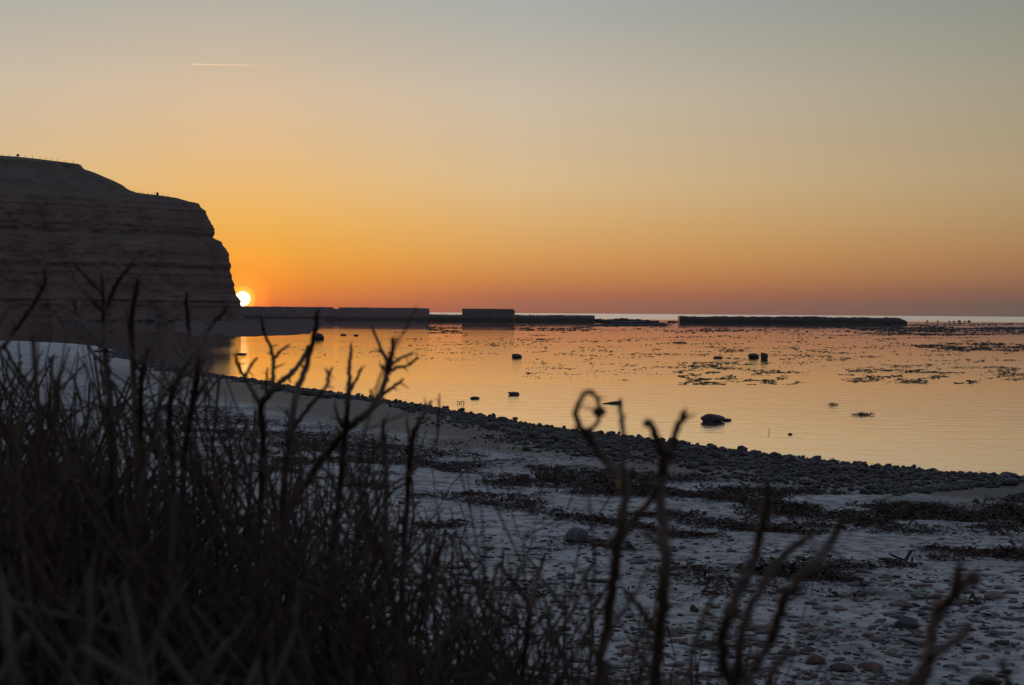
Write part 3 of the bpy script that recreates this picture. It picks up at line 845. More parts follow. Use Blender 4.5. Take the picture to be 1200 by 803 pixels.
mole = empty('harbour_wall', (Pd(430, 370, YW)[0], YW, 0), 'long ruined concrete harbour wall running out from the cliff past the square block', 'breakwater')
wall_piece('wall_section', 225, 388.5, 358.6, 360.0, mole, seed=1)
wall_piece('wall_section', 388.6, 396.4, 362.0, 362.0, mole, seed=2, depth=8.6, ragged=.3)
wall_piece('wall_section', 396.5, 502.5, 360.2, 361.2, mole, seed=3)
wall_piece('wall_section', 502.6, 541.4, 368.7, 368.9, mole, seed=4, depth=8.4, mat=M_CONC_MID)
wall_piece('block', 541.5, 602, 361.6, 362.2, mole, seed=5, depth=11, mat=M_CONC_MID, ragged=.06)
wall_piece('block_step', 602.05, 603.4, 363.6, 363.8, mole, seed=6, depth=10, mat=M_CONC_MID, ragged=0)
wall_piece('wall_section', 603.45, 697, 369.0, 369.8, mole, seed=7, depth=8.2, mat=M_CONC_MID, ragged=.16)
def iron_posts(xs, top, parent, Y=YW):
    for fx in xs:
        p = Pd(fx, top + .2, Y + 1.0); w = random.uniform(.10, .2); h_ = random.uniform(.5, 1.15)
        q = link('post', mesh_np('post', box_verts(-w, w, -w, w, -.5, h_), BOXF, M_IRON, False), parent)
        q.location = tuple(p - np.array(parent.location)); q.rotation_euler = (0, rad(random.gauss(0, 5)), 0)
iron_posts([506, 510, 513.5, 516, 519.5, 522, 524.5, 527, 530, 532, 534.5, 538], 368.8, mole)
iron_posts([612, 621, 625, 629, 633, 645, 649, 652.5, 656, 659, 661, 664, 667, 670, 672.5, 676, 678.5], 369.5, mole)

mole2 = empty('breakwater', (Pd(930, 375, YW)[0], YW, 0), 'separate low dark breakwater alone on the water at right', 'breakwater')
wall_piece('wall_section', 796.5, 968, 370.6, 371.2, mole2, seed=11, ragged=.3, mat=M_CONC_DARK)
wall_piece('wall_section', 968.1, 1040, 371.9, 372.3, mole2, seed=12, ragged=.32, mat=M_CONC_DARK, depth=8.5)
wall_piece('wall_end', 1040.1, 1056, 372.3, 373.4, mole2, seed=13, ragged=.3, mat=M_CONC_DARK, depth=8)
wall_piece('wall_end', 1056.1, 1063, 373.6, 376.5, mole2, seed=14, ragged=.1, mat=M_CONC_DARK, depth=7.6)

def reflection_slab():  # added low slab, in place of the dark reflection below wall and cliff
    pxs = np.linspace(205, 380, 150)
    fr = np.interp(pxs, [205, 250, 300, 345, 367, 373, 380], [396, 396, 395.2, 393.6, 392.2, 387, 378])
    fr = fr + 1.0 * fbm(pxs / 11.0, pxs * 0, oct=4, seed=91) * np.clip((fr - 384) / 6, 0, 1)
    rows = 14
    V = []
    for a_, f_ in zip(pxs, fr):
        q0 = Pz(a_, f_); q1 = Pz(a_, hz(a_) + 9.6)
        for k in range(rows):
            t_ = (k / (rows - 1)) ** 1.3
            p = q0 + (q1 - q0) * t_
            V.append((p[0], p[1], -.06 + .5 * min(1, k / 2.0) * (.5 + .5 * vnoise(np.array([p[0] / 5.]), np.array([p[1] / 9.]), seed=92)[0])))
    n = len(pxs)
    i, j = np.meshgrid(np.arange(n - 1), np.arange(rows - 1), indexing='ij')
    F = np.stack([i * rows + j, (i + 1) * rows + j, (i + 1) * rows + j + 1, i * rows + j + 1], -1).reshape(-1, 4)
    tag(link('reflection_slab', mesh_np('reflection_slab', V, F, M_REFL_SLAB)), kind='structure')
reflection_slab()

# rubble beyond the end of the long wall
rub = [(699, 374.2), (703, 373.8), (707, 374.6), (711, 375), (714, 374.4), (718, 374), (722, 373.6), (726, 373.2), (729, 372.6), (732, 373.4), (736, 374), (740, 374), (744, 374.2), (748, 373.9), (751, 374.8), (755, 375.5), (758.5, 374.8), (763, 376.0), (766, 376.1)]
for k, (fx, top) in enumerate(rub):
    p = Pd(fx, top - .5, YW + 4)
    wd = rng.uniform(4.0, 6.2) * .55 * 1.5
    hh = p[2] + 1.0
    o = link('boulder', rock_mesh('boulder', ICO3, 1000 + k, (wd, wd * 1.2, hh), M_ROCK, crisp=.8, rough=.4), loc=(p[0], p[1], p[2] - hh / 2))
    tag(o, 'dark rubble boulder heaped beyond the end of the long harbour wall', 'rock', 'rubble boulders beyond the long harbour wall')
rock_at('reef', 690, 784, 376.6, 378.2, 1030, 'flat dark reef below the rubble boulders', 'rock', depth=.25, rough=.6)
rock_at('reef', 779, 796, 375.9, 377.4, 1031, 'thin dark reef touching the left end of the separate breakwater', 'rock', depth=.3, rough=.6)
o = rock_at('boulder', 768.5, 772.5, 375.4, 377.6, 1032, 'tiny separate black rock in the gap between the two breakwaters', 'rock', base=ICO3)
for k, (fx, top, w) in enumerate([(1086.5, 376.2, 2.4), (1099, 376.3, 2.2), (1112.5, 376.6, 3), (1118, 376.6, 4), (1124, 375.7, 4.5), (1130.5, 376.5, 2.5), (1135.5, 375.6, 4)]):
    p = Pd(fx, 377.4, 1210.0)
    wd = w * 1210 / FPX; hh = (377.4 - top) * 1210 / FPX + 1
    o = link('boulder', rock_mesh('boulder', ICO3, 1040 + k, (wd, wd, hh), M_ROCK, crisp=.6), loc=(p[0], p[1], hh / 2 - .6))
    tag(o, 'tiny far rock on the open sea right of the separate breakwater', 'rock', 'far rocks on the open sea')

# ------------------------------------------------------------------ shrubs
M_DRY = noise_mat('dry_bark', [(.3, (.026, .019, .014)), (.6, (.055, .042, .032)), (.8, (.09, .072, .054))], scale=40, detail=3, bump=.5, bdist=.002, rough=(.75, .95), spec=.2)
class Acc:
    def __init__(self): self.V = []; self.F = []; self.T = []; self.n = 0
    def merge(self, o):
        self.V += o.V; self.F += [f + self.n for f in o.F]; self.T += [f + self.n for f in o.T]; self.n += o.n
    def tube(self, pts, radii, sides=6):
        pts = np.asarray(pts, float); radii = np.asarray(radii, float)
        m = len(pts)
        d = np.gradient(pts, axis=0); d /= np.linalg.norm(d, axis=1)[:, None] + 1e-9
        ref = np.array([0.31, .93, .17]); a = np.cross(d, ref); a /= np.linalg.norm(a, axis=1)[:, None] + 1e-9
        b = np.cross(d, a)
        th = np.arange(sides) * 2 * math.pi / sides
        ring = pts[:, None] + radii[:, None, None] * (np.cos(th)[None, :, None] * a[:, None] + np.sin(th)[None, :, None] * b[:, None])
        V = np.vstack([ring.reshape(-1, 3), pts[-1:] + d[-1:] * radii[-1] * 1.2])
        i, j = np.meshgrid(np.arange(m - 1), np.arange(sides), indexing='ij'); j2 = (j + 1) % sides
        F = np.stack([i * sides + j, i * sides + j2, (i + 1) * sides + j2, (i + 1) * sides + j], -1).reshape(-1, 4) + self.n
        k = np.arange(sides)
        T = np.stack([(m - 1) * sides + k, (m - 1) * sides + (k + 1) % sides, np.full(sides, m * sides), np.full(sides, m * sides)], 1) + self.n
        self.V.append(V); self.F.append(F); self.T = getattr(self, 'T', []); self.T.append(T[:, :3])
        self.n += len(V)
    def spurs(self, P_, R_, step):
        P_ = np.asarray(P_); acc_ = 0.0
        for i in range(1, len(P_) - 1):
            acc_ += np.linalg.norm(P_[i] - P_[i - 1])
            if acc_ > step * random.uniform(.6, 1.6) and P_[i][2] > 3.6:
                acc_ = 0.0
                ax_ = P_[i + 1] - P_[i - 1]; ax_ /= np.linalg.norm(ax_) + 1e-9
                d_ = rng.normal(size=3); d_ -= ax_ * (d_ @ ax_); d_ /= np.linalg.norm(d_); d_ = d_ + ax_ * random.uniform(.2, 1.1); d_ /= np.linalg.norm(d_)
                l_ = R_[i] * random.uniform(1.3, 2.2) + random.random() ** 3 * .02
                self.tube([P_[i], P_[i] + d_ * l_ * .6, P_[i] + d_ * l_], [R_[i] * .55, R_[i] * .42, R_[i] * .2], 5)
    def blob(self, c, r, seed=0):
        V = rock_verts(ICO2, seed, rough=.5) * r + np.asarray(c)
        self.V.append(V); self.T = getattr(self, 'T', []); self.T.append(ICO2[1] + self.n); self.n += len(V)
    def obj(self, name, parent, mat=M_BARK):
        V = np.vstack(self.V) - np.array(parent_world(parent))
        Fs = ([np.vstack(self.F)] if self.F else []) + [np.vstack(self.T)]
        return link(name, mesh_np(name, V, Fs, mat), parent)

def parent_world(p):
    loc = np.zeros(3)
    while p is not None:
        loc = loc + np.array(p.location); p = p.parent
    return loc

def knobs(radii, amp=.25, every=4):
    r = np.array(radii, float)
    for i in range(0, len(r), every):
        r[i] *= 1 + amp * random.random()
    return r

def gz(x, y):
    return float(ground(np.array([x]), np.array([y]), detail=False)[0])

def px_stem(path, depth, rpx, n=6, root=None, wob=.0):
    """path in photograph pixels from the tip of a line's lower end to its top, at a depth in metres; returns world points and radii"""
    k = len(path)
    P3 = []
    ph = random.uniform(0, 6)
    for i, (a, b) in enumerate(path):
        P3.append(Pd(a, b, depth * (1 + .05 * math.sin(ph + i * .9))))
    r = np.interp(np.linspace(0, 1, k), np.linspace(0, 1, len(rpx)), rpx) * depth / FPX
    if root is not None:
        d0 = P3[0] - P3[1]; d0 /= np.linalg.norm(d0)
        root = np.array(root, float); gap = np.linalg.norm(P3[0] - root)
        ext = []
        for q in (.06, .16, .34, .62):
            straight = P3[0] + d0 * q * gap; line = P3[0] + (root - P3[0]) * q
            ext.append(straight * (1 - min(1, q * 1.6)) + line * min(1, q * 1.6))
        P3 = [root] + ext[::-1] + P3
        r = np.concatenate([r[0] * np.array([1.5, 1.35, 1.2, 1.1, 1.03]), r])
    r = r * .9
    pts_ = catmull(P3, n)
    rr_ = np.interp(np.linspace(0, len(P3) - 1, len(pts_)), np.arange(len(P3)), r)
    pts_ = pts_ + rng.normal(0, 1, pts_.shape) * rr_[:, None] * .18
    rr_ = rr_ * .86
    rr_[-3:] *= np.array([.95, .85, .6])
    return pts_, knobs(rr_, .22, 5)

def traced_shrub(label, depth, stems, group=None):
    """stems: list of (main path, radii px, [ (branch path, radii) ... ])"""
    mx_ = np.mean([s[0][0][0] for s in stems])
    b = Pd(mx_, 803, depth)
    root = np.array([b[0], b[1] + .05, gz(b[0], b[1] + .05)])
    sh = empty('shrub', root, label, 'shrub', group)
    for main, r, brs in stems:
        a = Acc()
        rt = root + np.array([rng.normal(0, .04), rng.normal(0, .04), -.06])
        p, rr_ = px_stem(main, depth, r, root=rt)
        a.tube(p, rr_, 7); a.spurs(p, rr_, .035)
        st = a.obj('stem', sh)
        for br in brs:
            c = Acc()
            if br[0] == 'bud':
                c.blob(Pd(br[1], br[2], depth), br[3] * depth / FPX, seed=int(br[1])); c.obj('seed_head', st); continue
            p, rr_ = px_stem(br[0], depth * br[2] if len(br) > 2 else depth, br[1])
            c.tube(p, rr_, 6); c.spurs(p, rr_, .03); c.obj('twig', st)
    return sh

traced_shrub('bare shrub in front of the shingle with its tallest tip curled into a loop', 1.5, [
    ([(702, 803), (707, 755), (718, 690), (723, 645), (728, 605), (732, 575), (722, 555), (704, 533), (687.5, 509), (680, 500), (675, 484), (681, 467), (690, 459), (699, 465), (703, 480), (700, 495), (689, 505)], [9, 8, 8, 7.5, 7, 6.5, 6, 5.5, 6, 5, 4.4, 3.8, 3.5, 3.3, 3.2, 3.2, 4],
     [([(731, 580), (731, 545), (730, 508), (727, 481), (727, 467)], [5, 4.5, 4, 3.5, 3.5]),
      ([(733, 578), (739, 562), (742, 548)], [5, 4, 3.5]),
      ([(721, 650), (733, 625), (748, 602), (760, 590), (771, 573)], [6, 6, 5.5, 5, 4.5]),
      ([(681, 476), (690, 479), (702, 483)], [1.2, 1.2, 1.6]),
      ('bud', 702, 483, 8.5), ('bud', 688, 508, 8),
      ([(704, 765), (728, 720), (748, 690), (765, 650)], [3.5, 3, 2.6, 2]),
      ([(768, 740), (757, 722), (744, 706), (732, 690)], [5, 4, 3.5, 3])])])
traced_shrub('bare shrub with a thick upright stem forked at its tip beside the looped one', 1.42, [
    ([(767, 803), (773, 735), (778, 690), (779, 653), (777, 620), (774, 577), (776, 552), (778, 541), (771, 519), (761, 497)], [10, 9.5, 9, 9, 8.5, 8, 8, 7.5, 6, 6],
     [([(778, 545), (787, 530), (792, 506), (798, 492), (804, 482)], [6.5, 6, 5, 5, 4.5]), ('bud', 760, 496, 6.5), ('bud', 787, 532, 7.5)])])
traced_shrub('thin wispy shrub of one hair-thin upright shoot left of the looped one', 1.9, [
    ([(690, 803), (692, 755), (693, 709), (697, 653), (692, 605), (688, 560)], [3, 2.6, 2.4, 2.2, 1.8, 1.4], [([(693, 709), (684, 680), (676, 660)], [2, 1.6, 1.2])])])
traced_shrub('blurred bare shrub with a fan of pale brown stems right of the middle', 1.25, [
    ([(858, 803), (848, 780), (847, 750), (852, 725), (858, 709), (870, 685), (881, 662), (888, 640), (893, 615), (898, 590), (900, 568)], [9, 8.5, 8, 8, 8, 8, 8, 7.5, 7, 6, 5], [('bud', 899, 601, 9), ('bud', 859, 716, 9)]),
    ([(860, 803), (866, 780), (868, 755), (880, 710), (900, 675), (924, 646), (938, 635), (952, 626)], [8, 7.5, 7, 6.5, 6.5, 6, 5.5, 4.5], []),
    ([(872, 806), (880, 790), (893, 768), (906, 746), (912, 725), (918, 705), (930, 686), (949, 665), (962, 650), (974, 634), (982, 620), (990, 604)], [8, 8, 7.5, 7.5, 7.5, 7.5, 7, 7, 6.5, 6.5, 5.5, 4.5], []),
    ([(812, 812), (809, 793), (813, 765), (818, 740), (825, 722), (834, 702), (843, 688), (850, 675)], [5, 5, 4.6, 4.4, 4, 3.6, 3.2, 3], []),
    ([(898, 815), (903, 796), (910, 780), (924, 766)], [6, 6, 5.5, 5], [])])
traced_shrub('heavily blurred thick shrub stem leaning in at the lower right corner', 1.12, [
    ([(1040, 830), (1062, 808), (1078, 795), (1087, 775), (1091, 758), (1096, 722), (1106, 708), (1117, 700), (1122, 680), (1126, 658)], [13, 12, 11, 10, 10, 9, 8.5, 8.5, 7, 5],
     [([(1112, 705), (1125, 690), (1137, 680), (1146, 677)], [6, 6, 6, 7]), ([(1088, 772), (1110, 757), (1128, 745), (1136, 731)], [6.5, 6, 6, 6]), ('bud', 1141, 679, 10)]),
    ([(1190, 830), (1183, 806), (1178, 790), (1172, 775)], [6, 6, 5, 4], [])])
traced_shrub('slender bare shrub with a wide open fork at the bottom centre', 2.2, [
    ([(612, 803), (614, 775), (617, 752), (619, 730), (622, 712), (626, 694), (629, 677), (635, 662), (639, 648)], [5, 4.8, 4.4, 4.2, 4, 3.6, 3.2, 3, 2.6],
     [([(622, 712), (613, 698), (605, 687), (595, 674), (585, 661)], [3.4, 3, 2.8, 2.6, 2.4]), ([(629, 668), (620, 656), (611, 644)], [2.4, 2, 1.8]), ('bud', 586, 661, 3.5), ([(605, 687), (606, 672), (606, 662)], [2, 1.8, 1.5]),
      ([(640, 760), (652, 745), (664, 728)], [2, 1.8, 1.4])])])
traced_shrub('bare shrub whose long shoot bends up to the left against the cliff', 2.4, [
    ([(-30, 560), (-22, 480), (-8, 425), (5, 405), (16, 388), (31, 368), (44, 348), (52, 331), (52, 315), (48, 298)], [5, 4.6, 4.4, 4.2, 4, 3.6, 3.2, 3, 2.6, 2.2], [([(5, 405), (18, 430), (40, 460)], [2.6, 2.4, 2.2])])])
traced_shrub('bare shrub with a broad Y-shaped crown against the middle of the cliff', 2.5, [
    ([(128, 700), (130, 600), (131, 540), (128, 470), (124, 420), (123, 395), (122, 376), (126, 358), (132, 342), (141, 325), (150, 314), (157, 304)], [6.5, 6, 5.6, 5.2, 4.8, 4.6, 4.4, 4, 3.6, 3.4, 3, 2.6],
     [([(119, 362), (108, 352), (97, 340), (90, 328), (84, 319)], [3.6, 3.2, 3, 2.8, 2.4]), ([(120, 345), (110, 333), (98, 321), (86, 308)], [3, 2.8, 2.6, 2.2]), ([(122, 376), (121, 350), (120, 330), (119, 317)], [3, 2.6, 2.4, 2]),
      ([(141, 325), (141, 318), (142, 312)], [2, 1.8, 1.6]), ([(124, 410), (112, 396), (100, 382), (92, 368), (86, 352)], [3.6, 3.2, 3, 2.6, 2.4]), ([(92, 368), (92, 358), (93, 351)], [2, 1.8, 1.6]),
      ([(125, 430), (112, 418), (103, 402), (98, 385)], [3, 2.6, 2.4, 2])])])
traced_shrub('bare shrub with two close straight shoots rising just right of the Y-shaped crown', 2.6, [
    ([(160, 700), (160, 560), (158, 480), (155, 420), (154, 392), (156, 362), (159, 343), (162, 327)], [5.5, 5, 4.6, 4.4, 4.2, 4, 3.6, 3], []),
    ([(166, 700), (168, 560), (165, 500), (166, 450), (168, 433), (174, 409), (185, 393), (192, 384), (195, 377)], [5, 4.8, 4.4, 4, 3.8, 3.6, 3.4, 3, 2.6], [([(174, 410), (175, 398), (179, 386)], [2.4, 2.2, 2]), ([(168, 440), (156, 420), (149, 405)], [2.6, 2.2, 2])])])
traced_shrub('bare shrub with two stems crossing the cliff edge left of the sun', 2.7, [
    ([(208, 700), (202, 560), (199, 475), (208, 448), (216, 430), (220, 410), (221, 388), (219, 365), (218, 342)], [5.2, 5, 4.8, 4.6, 4.4, 4, 3.8, 3.2, 2.6], []),
    ([(212, 700), (214, 580), (218, 518), (226, 470), (231, 445), (233, 420), (235, 403), (242, 388), (252, 376), (262, 365), (266, 358)], [5.6, 5.4, 5, 4.8, 4.8, 4.6, 4.4, 4, 3.6, 3.2, 2.6], [([(231, 446), (222, 440), (212, 437)], [3, 2.6, 2.2]), ([(229, 470), (240, 450), (248, 440)], [3, 2.8, 2.4])])])
traced_shrub('bare shrub with three lyre-shaped forks below the setting sun', 2.8, [
    ([(300, 700), (305, 600), (308, 530), (306, 476), (316, 462), (331, 447), (345, 434), (356, 418), (361, 405)], [5.6, 5.2, 5, 4.8, 4.6, 4.2, 3.8, 3.4, 2.8],
     [([(306, 478), (296, 458), (287, 442), (280, 430), (275, 415)], [4, 3.6, 3.2, 3, 2.4]), ([(287, 442), (294, 428), (302, 419)], [2.6, 2.2, 2]),
      ([(318, 460), (320, 440), (320, 422), (316, 404), (309, 388), (306, 372)], [3.4, 3.2, 3, 2.8, 2.6, 2.2]), ([(320, 422), (328, 412), (340, 404)], [2.6, 2.2, 2]), ([(311, 470), (312, 450), (313, 432)], [2.2, 2, 1.6])])])
traced_shrub('bare shrub with one tall dark stem leaning right of the lyre-shaped forks', 2.3, [
    ([(322, 720), (330, 600), (338, 520), (344, 480), (350, 454), (358, 432), (365, 405), (370, 382), (372, 364)], [6, 5.6, 5.2, 5, 5, 4.8, 4.4, 3.8, 3.2], [([(340, 510), (352, 490), (368, 470), (381, 455), (385, 440), (381, 432)], [3.6, 3.4, 3, 2.8, 2.6, 2.2]), ([(383, 446), (387, 438), (389, 430)], [2, 1.8, 1.6])])])
traced_shrub('bare shrub leaning right with a many-fingered top against the orange water', 2.6, [
    ([(318, 640), (345, 585), (374, 544), (392, 520), (408, 502), (425, 488), (438, 476), (448, 458), (453, 440), (457, 425), (460, 410), (459, 397)], [6.6, 6.4, 6, 5.6, 5.4, 5, 4.8, 4.4, 4.2, 3.8, 3.2, 2.6],
     [([(456, 430), (449, 414), (442, 398), (435, 380)], [3, 2.8, 2.4, 2]), ([(457, 435), (466, 431), (478, 428), (490, 419)], [2.8, 2.6, 2.4, 2]), ([(458, 428), (470, 420), (485, 413)], [2.6, 2.2, 2]),
      ([(449, 462), (460, 454), (473, 444)], [3, 2.6, 2.2]), ([(440, 474), (436, 464), (434, 456)], [2.4, 2, 1.8]), ([(454, 436), (448, 431), (445, 427)], [2, 1.8, 1.6])]),
    ([(392, 640), (400, 560), (404, 510), (407, 480), (409, 455), (410, 428), (411, 402)], [5, 4.8, 4.4, 4, 3.6, 3, 2.4], [([(409, 462), (416, 447), (421, 438), (424, 430)], [2.8, 2.4, 2.2, 2]), ([(405, 505), (396, 488), (392, 470)], [2.6, 2.4, 2])])])
traced_shrub('bare shrub with small upright shoots at the water edge left of the pebbly point', 2.6, [
    ([(470, 700), (476, 600), (480, 545), (484, 512), (493, 492), (500, 480), (505, 470)], [5, 4.6, 4.2, 3.8, 3.2, 2.8, 2.4], [([(482, 525), (478, 505), (477, 488)], [2.8, 2.4, 2]), ([(478, 560), (500, 530), (512, 515), (515, 462)], [2.8, 2.4, 2.2, 1.8])]),
    ([(450, 700), (452, 600), (452, 540), (449, 510), (450, 490)], [4.6, 4.2, 3.6, 3, 2.4], [])])

# ---- the thicket
ENV = np.array([(-200, 380), (0, 395), (60, 408), (130, 405), (200, 424), (260, 446), (330, 462), (400, 474), (450, 505), (500, 548), (560, 615), (620, 672), (700, 722), (760, 770), (900, 790)], float)
def grow_stem(base, top, r0, twig_p=.6, twig_len=.35):
    """returns (stem acc, twig acc)"""
    a, t = Acc(), []
    n = 13
    L_ = np.linalg.norm(top - base)
    side = rng.normal(size=3); side[2] = 0; side /= np.linalg.norm(side)
    u = np.linspace(0, 1, n)
    P_ = base[None] + (top - base)[None] * u[:, None] + side[None] * (np.sin(u * math.pi * rng.uniform(.6, 1.2))[:, None] * L_ * rng.uniform(-.24, .24))
    zig = rng.normal(0, .017, (n, 3)); zig[:2] = 0
    kink = np.cumsum(rng.normal(0, .031, (n, 3)), 0); kink -= u[:, None] * kink[-1:]; kink[:, 2] *= .4
    P_ = P_ + zig + kink
    R_ = r0 * (1 - .72 * u)
    a.tube(P_, knobs(R_, .35, 2), 5)
    axis = (top - base) / L_
    a.spurs(P_, R_, .05)
    for i in range(4, n - 1):
        for q in range(2):
            if random.random() < twig_p:
                yaw = random.uniform(0, 6.283); tilt = rad(random.uniform(22, 60))
                e1 = np.cross(axis, [.3, .9, .1]); e1 /= np.linalg.norm(e1); e2 = np.cross(axis, e1)
                d = axis * math.cos(tilt) + (e1 * math.cos(yaw) + e2 * math.sin(yaw)) * math.sin(tilt)
                l = twig_len * random.uniform(.4, 1.3) * (1.12 - .72 * u[i])
                m = 5
                w = np.linspace(0, 1, m)
                tp = P_[i][None] + d[None] * (w * l)[:, None] + np.array([0, 0, 1.0])[None] * (w ** 2 * l * random.uniform(.0, .45))[:, None] + np.cumsum(rng.normal(0, .015, (m, 3)), 0) * np.minimum(1, w * 3)[:, None]
                tr = np.maximum(R_[i] * .72 * (1 - .62 * w), .0013)
                tw = Acc(); t.append(tw)
                tw.tube(tp, knobs(tr, .5, 1), 4)
                if l > .12 and random.random() < .75:
                    for z in range(random.choice([1, 2])):
                        k = random.choice([2, 3])
                        d2 = d + rng.normal(0, .5, 3) + np.array([0, 0, .4]); d2 /= np.linalg.norm(d2)
                        l2 = l * random.uniform(.35, .75)
                        w2 = np.linspace(0, 1, 3)
                        tw.tube(tp[k][None] + d2[None] * (w2 * l2)[:, None], np.maximum(tr[k] * .75 * (1 - .5 * w2), .0012), 4)
    # woody forks: a second leader as stout as the stem, with side twigs of its own
    for f_ in range(random.choice([1, 2, 2, 3])):
        i = random.randint(4, 8)
        yaw = random.uniform(0, 6.283); tilt = rad(random.uniform(20, 46))
        e1 = np.cross(axis, [.3, .9, .1]); e1 /= np.linalg.norm(e1); e2 = np.cross(axis, e1)
        d = axis * math.cos(tilt) + (e1 * math.cos(yaw) + e2 * math.sin(yaw)) * math.sin(tilt)
        l = L_ * (1 - u[i]) * random.uniform(.5, .75)
        m = 8; w = np.linspace(0, 1, m)
        fp = P_[i][None] + d[None] * (w * l)[:, None] + axis[None] * (w ** 2 * l * .08)[:, None] + np.cumsum(rng.normal(0, .022, (m, 3)), 0) * np.minimum(1, w * 4)[:, None]
        fr_ = np.maximum(R_[i] * .85 * (1 - .68 * w), .0015)
        tw = Acc(); t.append(tw); tw.tube(fp, knobs(fr_, .3, 2), 5); tw.spurs(fp, fr_, .05)
        for q in range(2, m - 1):
            if random.random() < .6:
                d2 = d + rng.normal(0, .55, 3); d2 /= np.linalg.norm(d2)
                l2 = random.uniform(.08, .26) * (1.1 - .6 * w[q])
                w2 = np.linspace(0, 1, 4)
                tw.tube(fp[q][None] + d2[None] * (w2 * l2)[:, None] + np.array([0, 0, .25 * l2])[None] * (w2 ** 2)[:, None] + np.cumsum(rng.normal(0, .006, (4, 3)), 0) * (w2 > 0)[:, None], np.maximum(fr_[q] * .65 * (1 - .55 * w2), .0012), 4)
    return a, t, P_

def thicket_shrub(px, Y, nst, label, group, spread=.33, leaf=False, dtop=0, rmin=.0052, rmax=.0118, twig_p=.30, mat=None):
    b = Pd(px, 600, Y); x, y = b[0], b[1]
    g = gz(x, y)
    sh = empty('shrub', (x, y, g), label, 'shrub', group)
    made = 0
    for k in range(nst):
        bx = x + rng.normal(0, spread * .45); by = y + abs(rng.normal(0, .12)) + .0
        tpx = px + rng.normal(0, spread * FPX / Y * .85) + 14 * (px > 250)
        envy = np.interp(tpx, ENV[:, 0], ENV[:, 1]) + dtop
        tpy = envy + abs(rng.normal(0, 95)) - (30 if random.random() < .1 and tpx < 360 else 0) + (30 if tpx > 250 else 2)
        ty = Y + rng.normal(0, .22)
        top = Pd(tpx, tpy, max(ty, .9))
        base = np.array([bx, by, gz(bx, by) - .05])
        if top[2] - base[2] < .35: continue
        a, t, _ = grow_stem(base, top, rng.uniform(rmin, rmax), twig_p=twig_p)
        mat = mat or M_BARK
        st = a.obj('stem', sh, mat)
        if len(t) <= 5:
            for q in t: q.obj('twig', st, mat)
        else:
            allt = Acc()
            for q in t: allt.merge(q)
            allt.obj('twigs', st, mat)['kind'] = 'stuff'
        made += 1
    if leaf:
        n = 9
        c = np.column_stack([x + rng.normal(0, .25, n), y + rng.normal(0, .2, n), g + rng.uniform(.4, 1.1, n)])
        q = leaf_mass('dry_leaves', c - np.array([x, y, g]), rng.uniform(.02, .045, n), M_LEAF, flat=.4, seed=int(px * 7 + 3000) % 9999)
        q.parent = sh
    return sh

LBL_T = 'dark bare shrub of crowded thin stems in the dense thicket at left'
GR_T = 'bare shrubs of the dense thicket'
for k in range(34):
    px = rng.uniform(-130, 430) if k % 3 else rng.uniform(-100, 260)
    Y = rng.uniform(1.9, 4.6)
    thicket_shrub(px, Y, 9, LBL_T, GR_T, leaf=(k % 3 == 0), twig_p=.24)
for k in range(7):
    thicket_shrub(rng.uniform(330, 540), rng.uniform(2.3, 4.2), 7, 'bare shrub leaning out at the right flank of the dense thicket', 'bare shrubs at the right flank of the thicket', twig_p=.26, rmin=.0045, rmax=.0095, dtop=0)
for k in range(13):
    thicket_shrub(rng.uniform(-130, 330), rng.uniform(1.9, 3.6), 8, LBL_T, GR_T, dtop=95, twig_p=.36)
for k in range(7):           # close, low and strongly blurred ones at the bottom left
    thicket_shrub(rng.uniform(-60, 380), rng.uniform(1.15, 1.6), 7, 'close blurred low shrub in front of the dense thicket', 'low shrubs in front of the thicket', dtop=270, leaf=True, spread=.22, rmin=.005, rmax=.012, mat=M_DRY)
for k in range(12):
    px = rng.uniform(430, 720)
    thicket_shrub(px, rng.uniform(2.0, 3.6), 8, 'low open bare shrub of fine leaning twigs at the bottom centre', 'low open shrubs at the bottom centre', spread=.3, rmin=.0034, rmax=.0068, twig_p=.30, dtop=-5)
for k in range(7):
    thicket_shrub(600 + 38 * k, rng.uniform(1.7, 2.8), 5, 'sparse low bare shrub at the foot of the looped shoot', 'sparse low shrubs at the bottom', spread=.25, rmin=.0032, rmax=.0062, dtop=-50)

for fx, fy, lab in ((541, 473, 'spindly weed stalks poking out of the water by the left shingle'), (901, 507, 'tiny upright weed stalk poking out of the water right of the lone boulder')):
    p = Pz(fx, fy)
    A_ = Acc()
    for q in range(7 if fx < 600 else 1):
        b0 = np.array([p[0] + rng.uniform(-.25, .25) * (fx < 600), p[1] + rng.uniform(-.2, .2), -.05])
        tip = b0 + np.array([rng.normal(0, .06), 0, rng.uniform(.10, .24)])
        A_.tube(catmull([b0, (b0 + tip) / 2 + np.array([rng.normal(0, .04), 0, .03]), tip, tip + np.array([rng.normal(0, .08), 0, -.03])], 3), np.linspace(.016, .007, 10), 5)
    o = link('weed_stalk', mesh_np('weed_stalk', np.vstack(A_.V) - p, [np.vstack(A_.F), np.vstack(A_.T)], M_WEED), loc=p)
    tag(o, lab, 'seaweed')

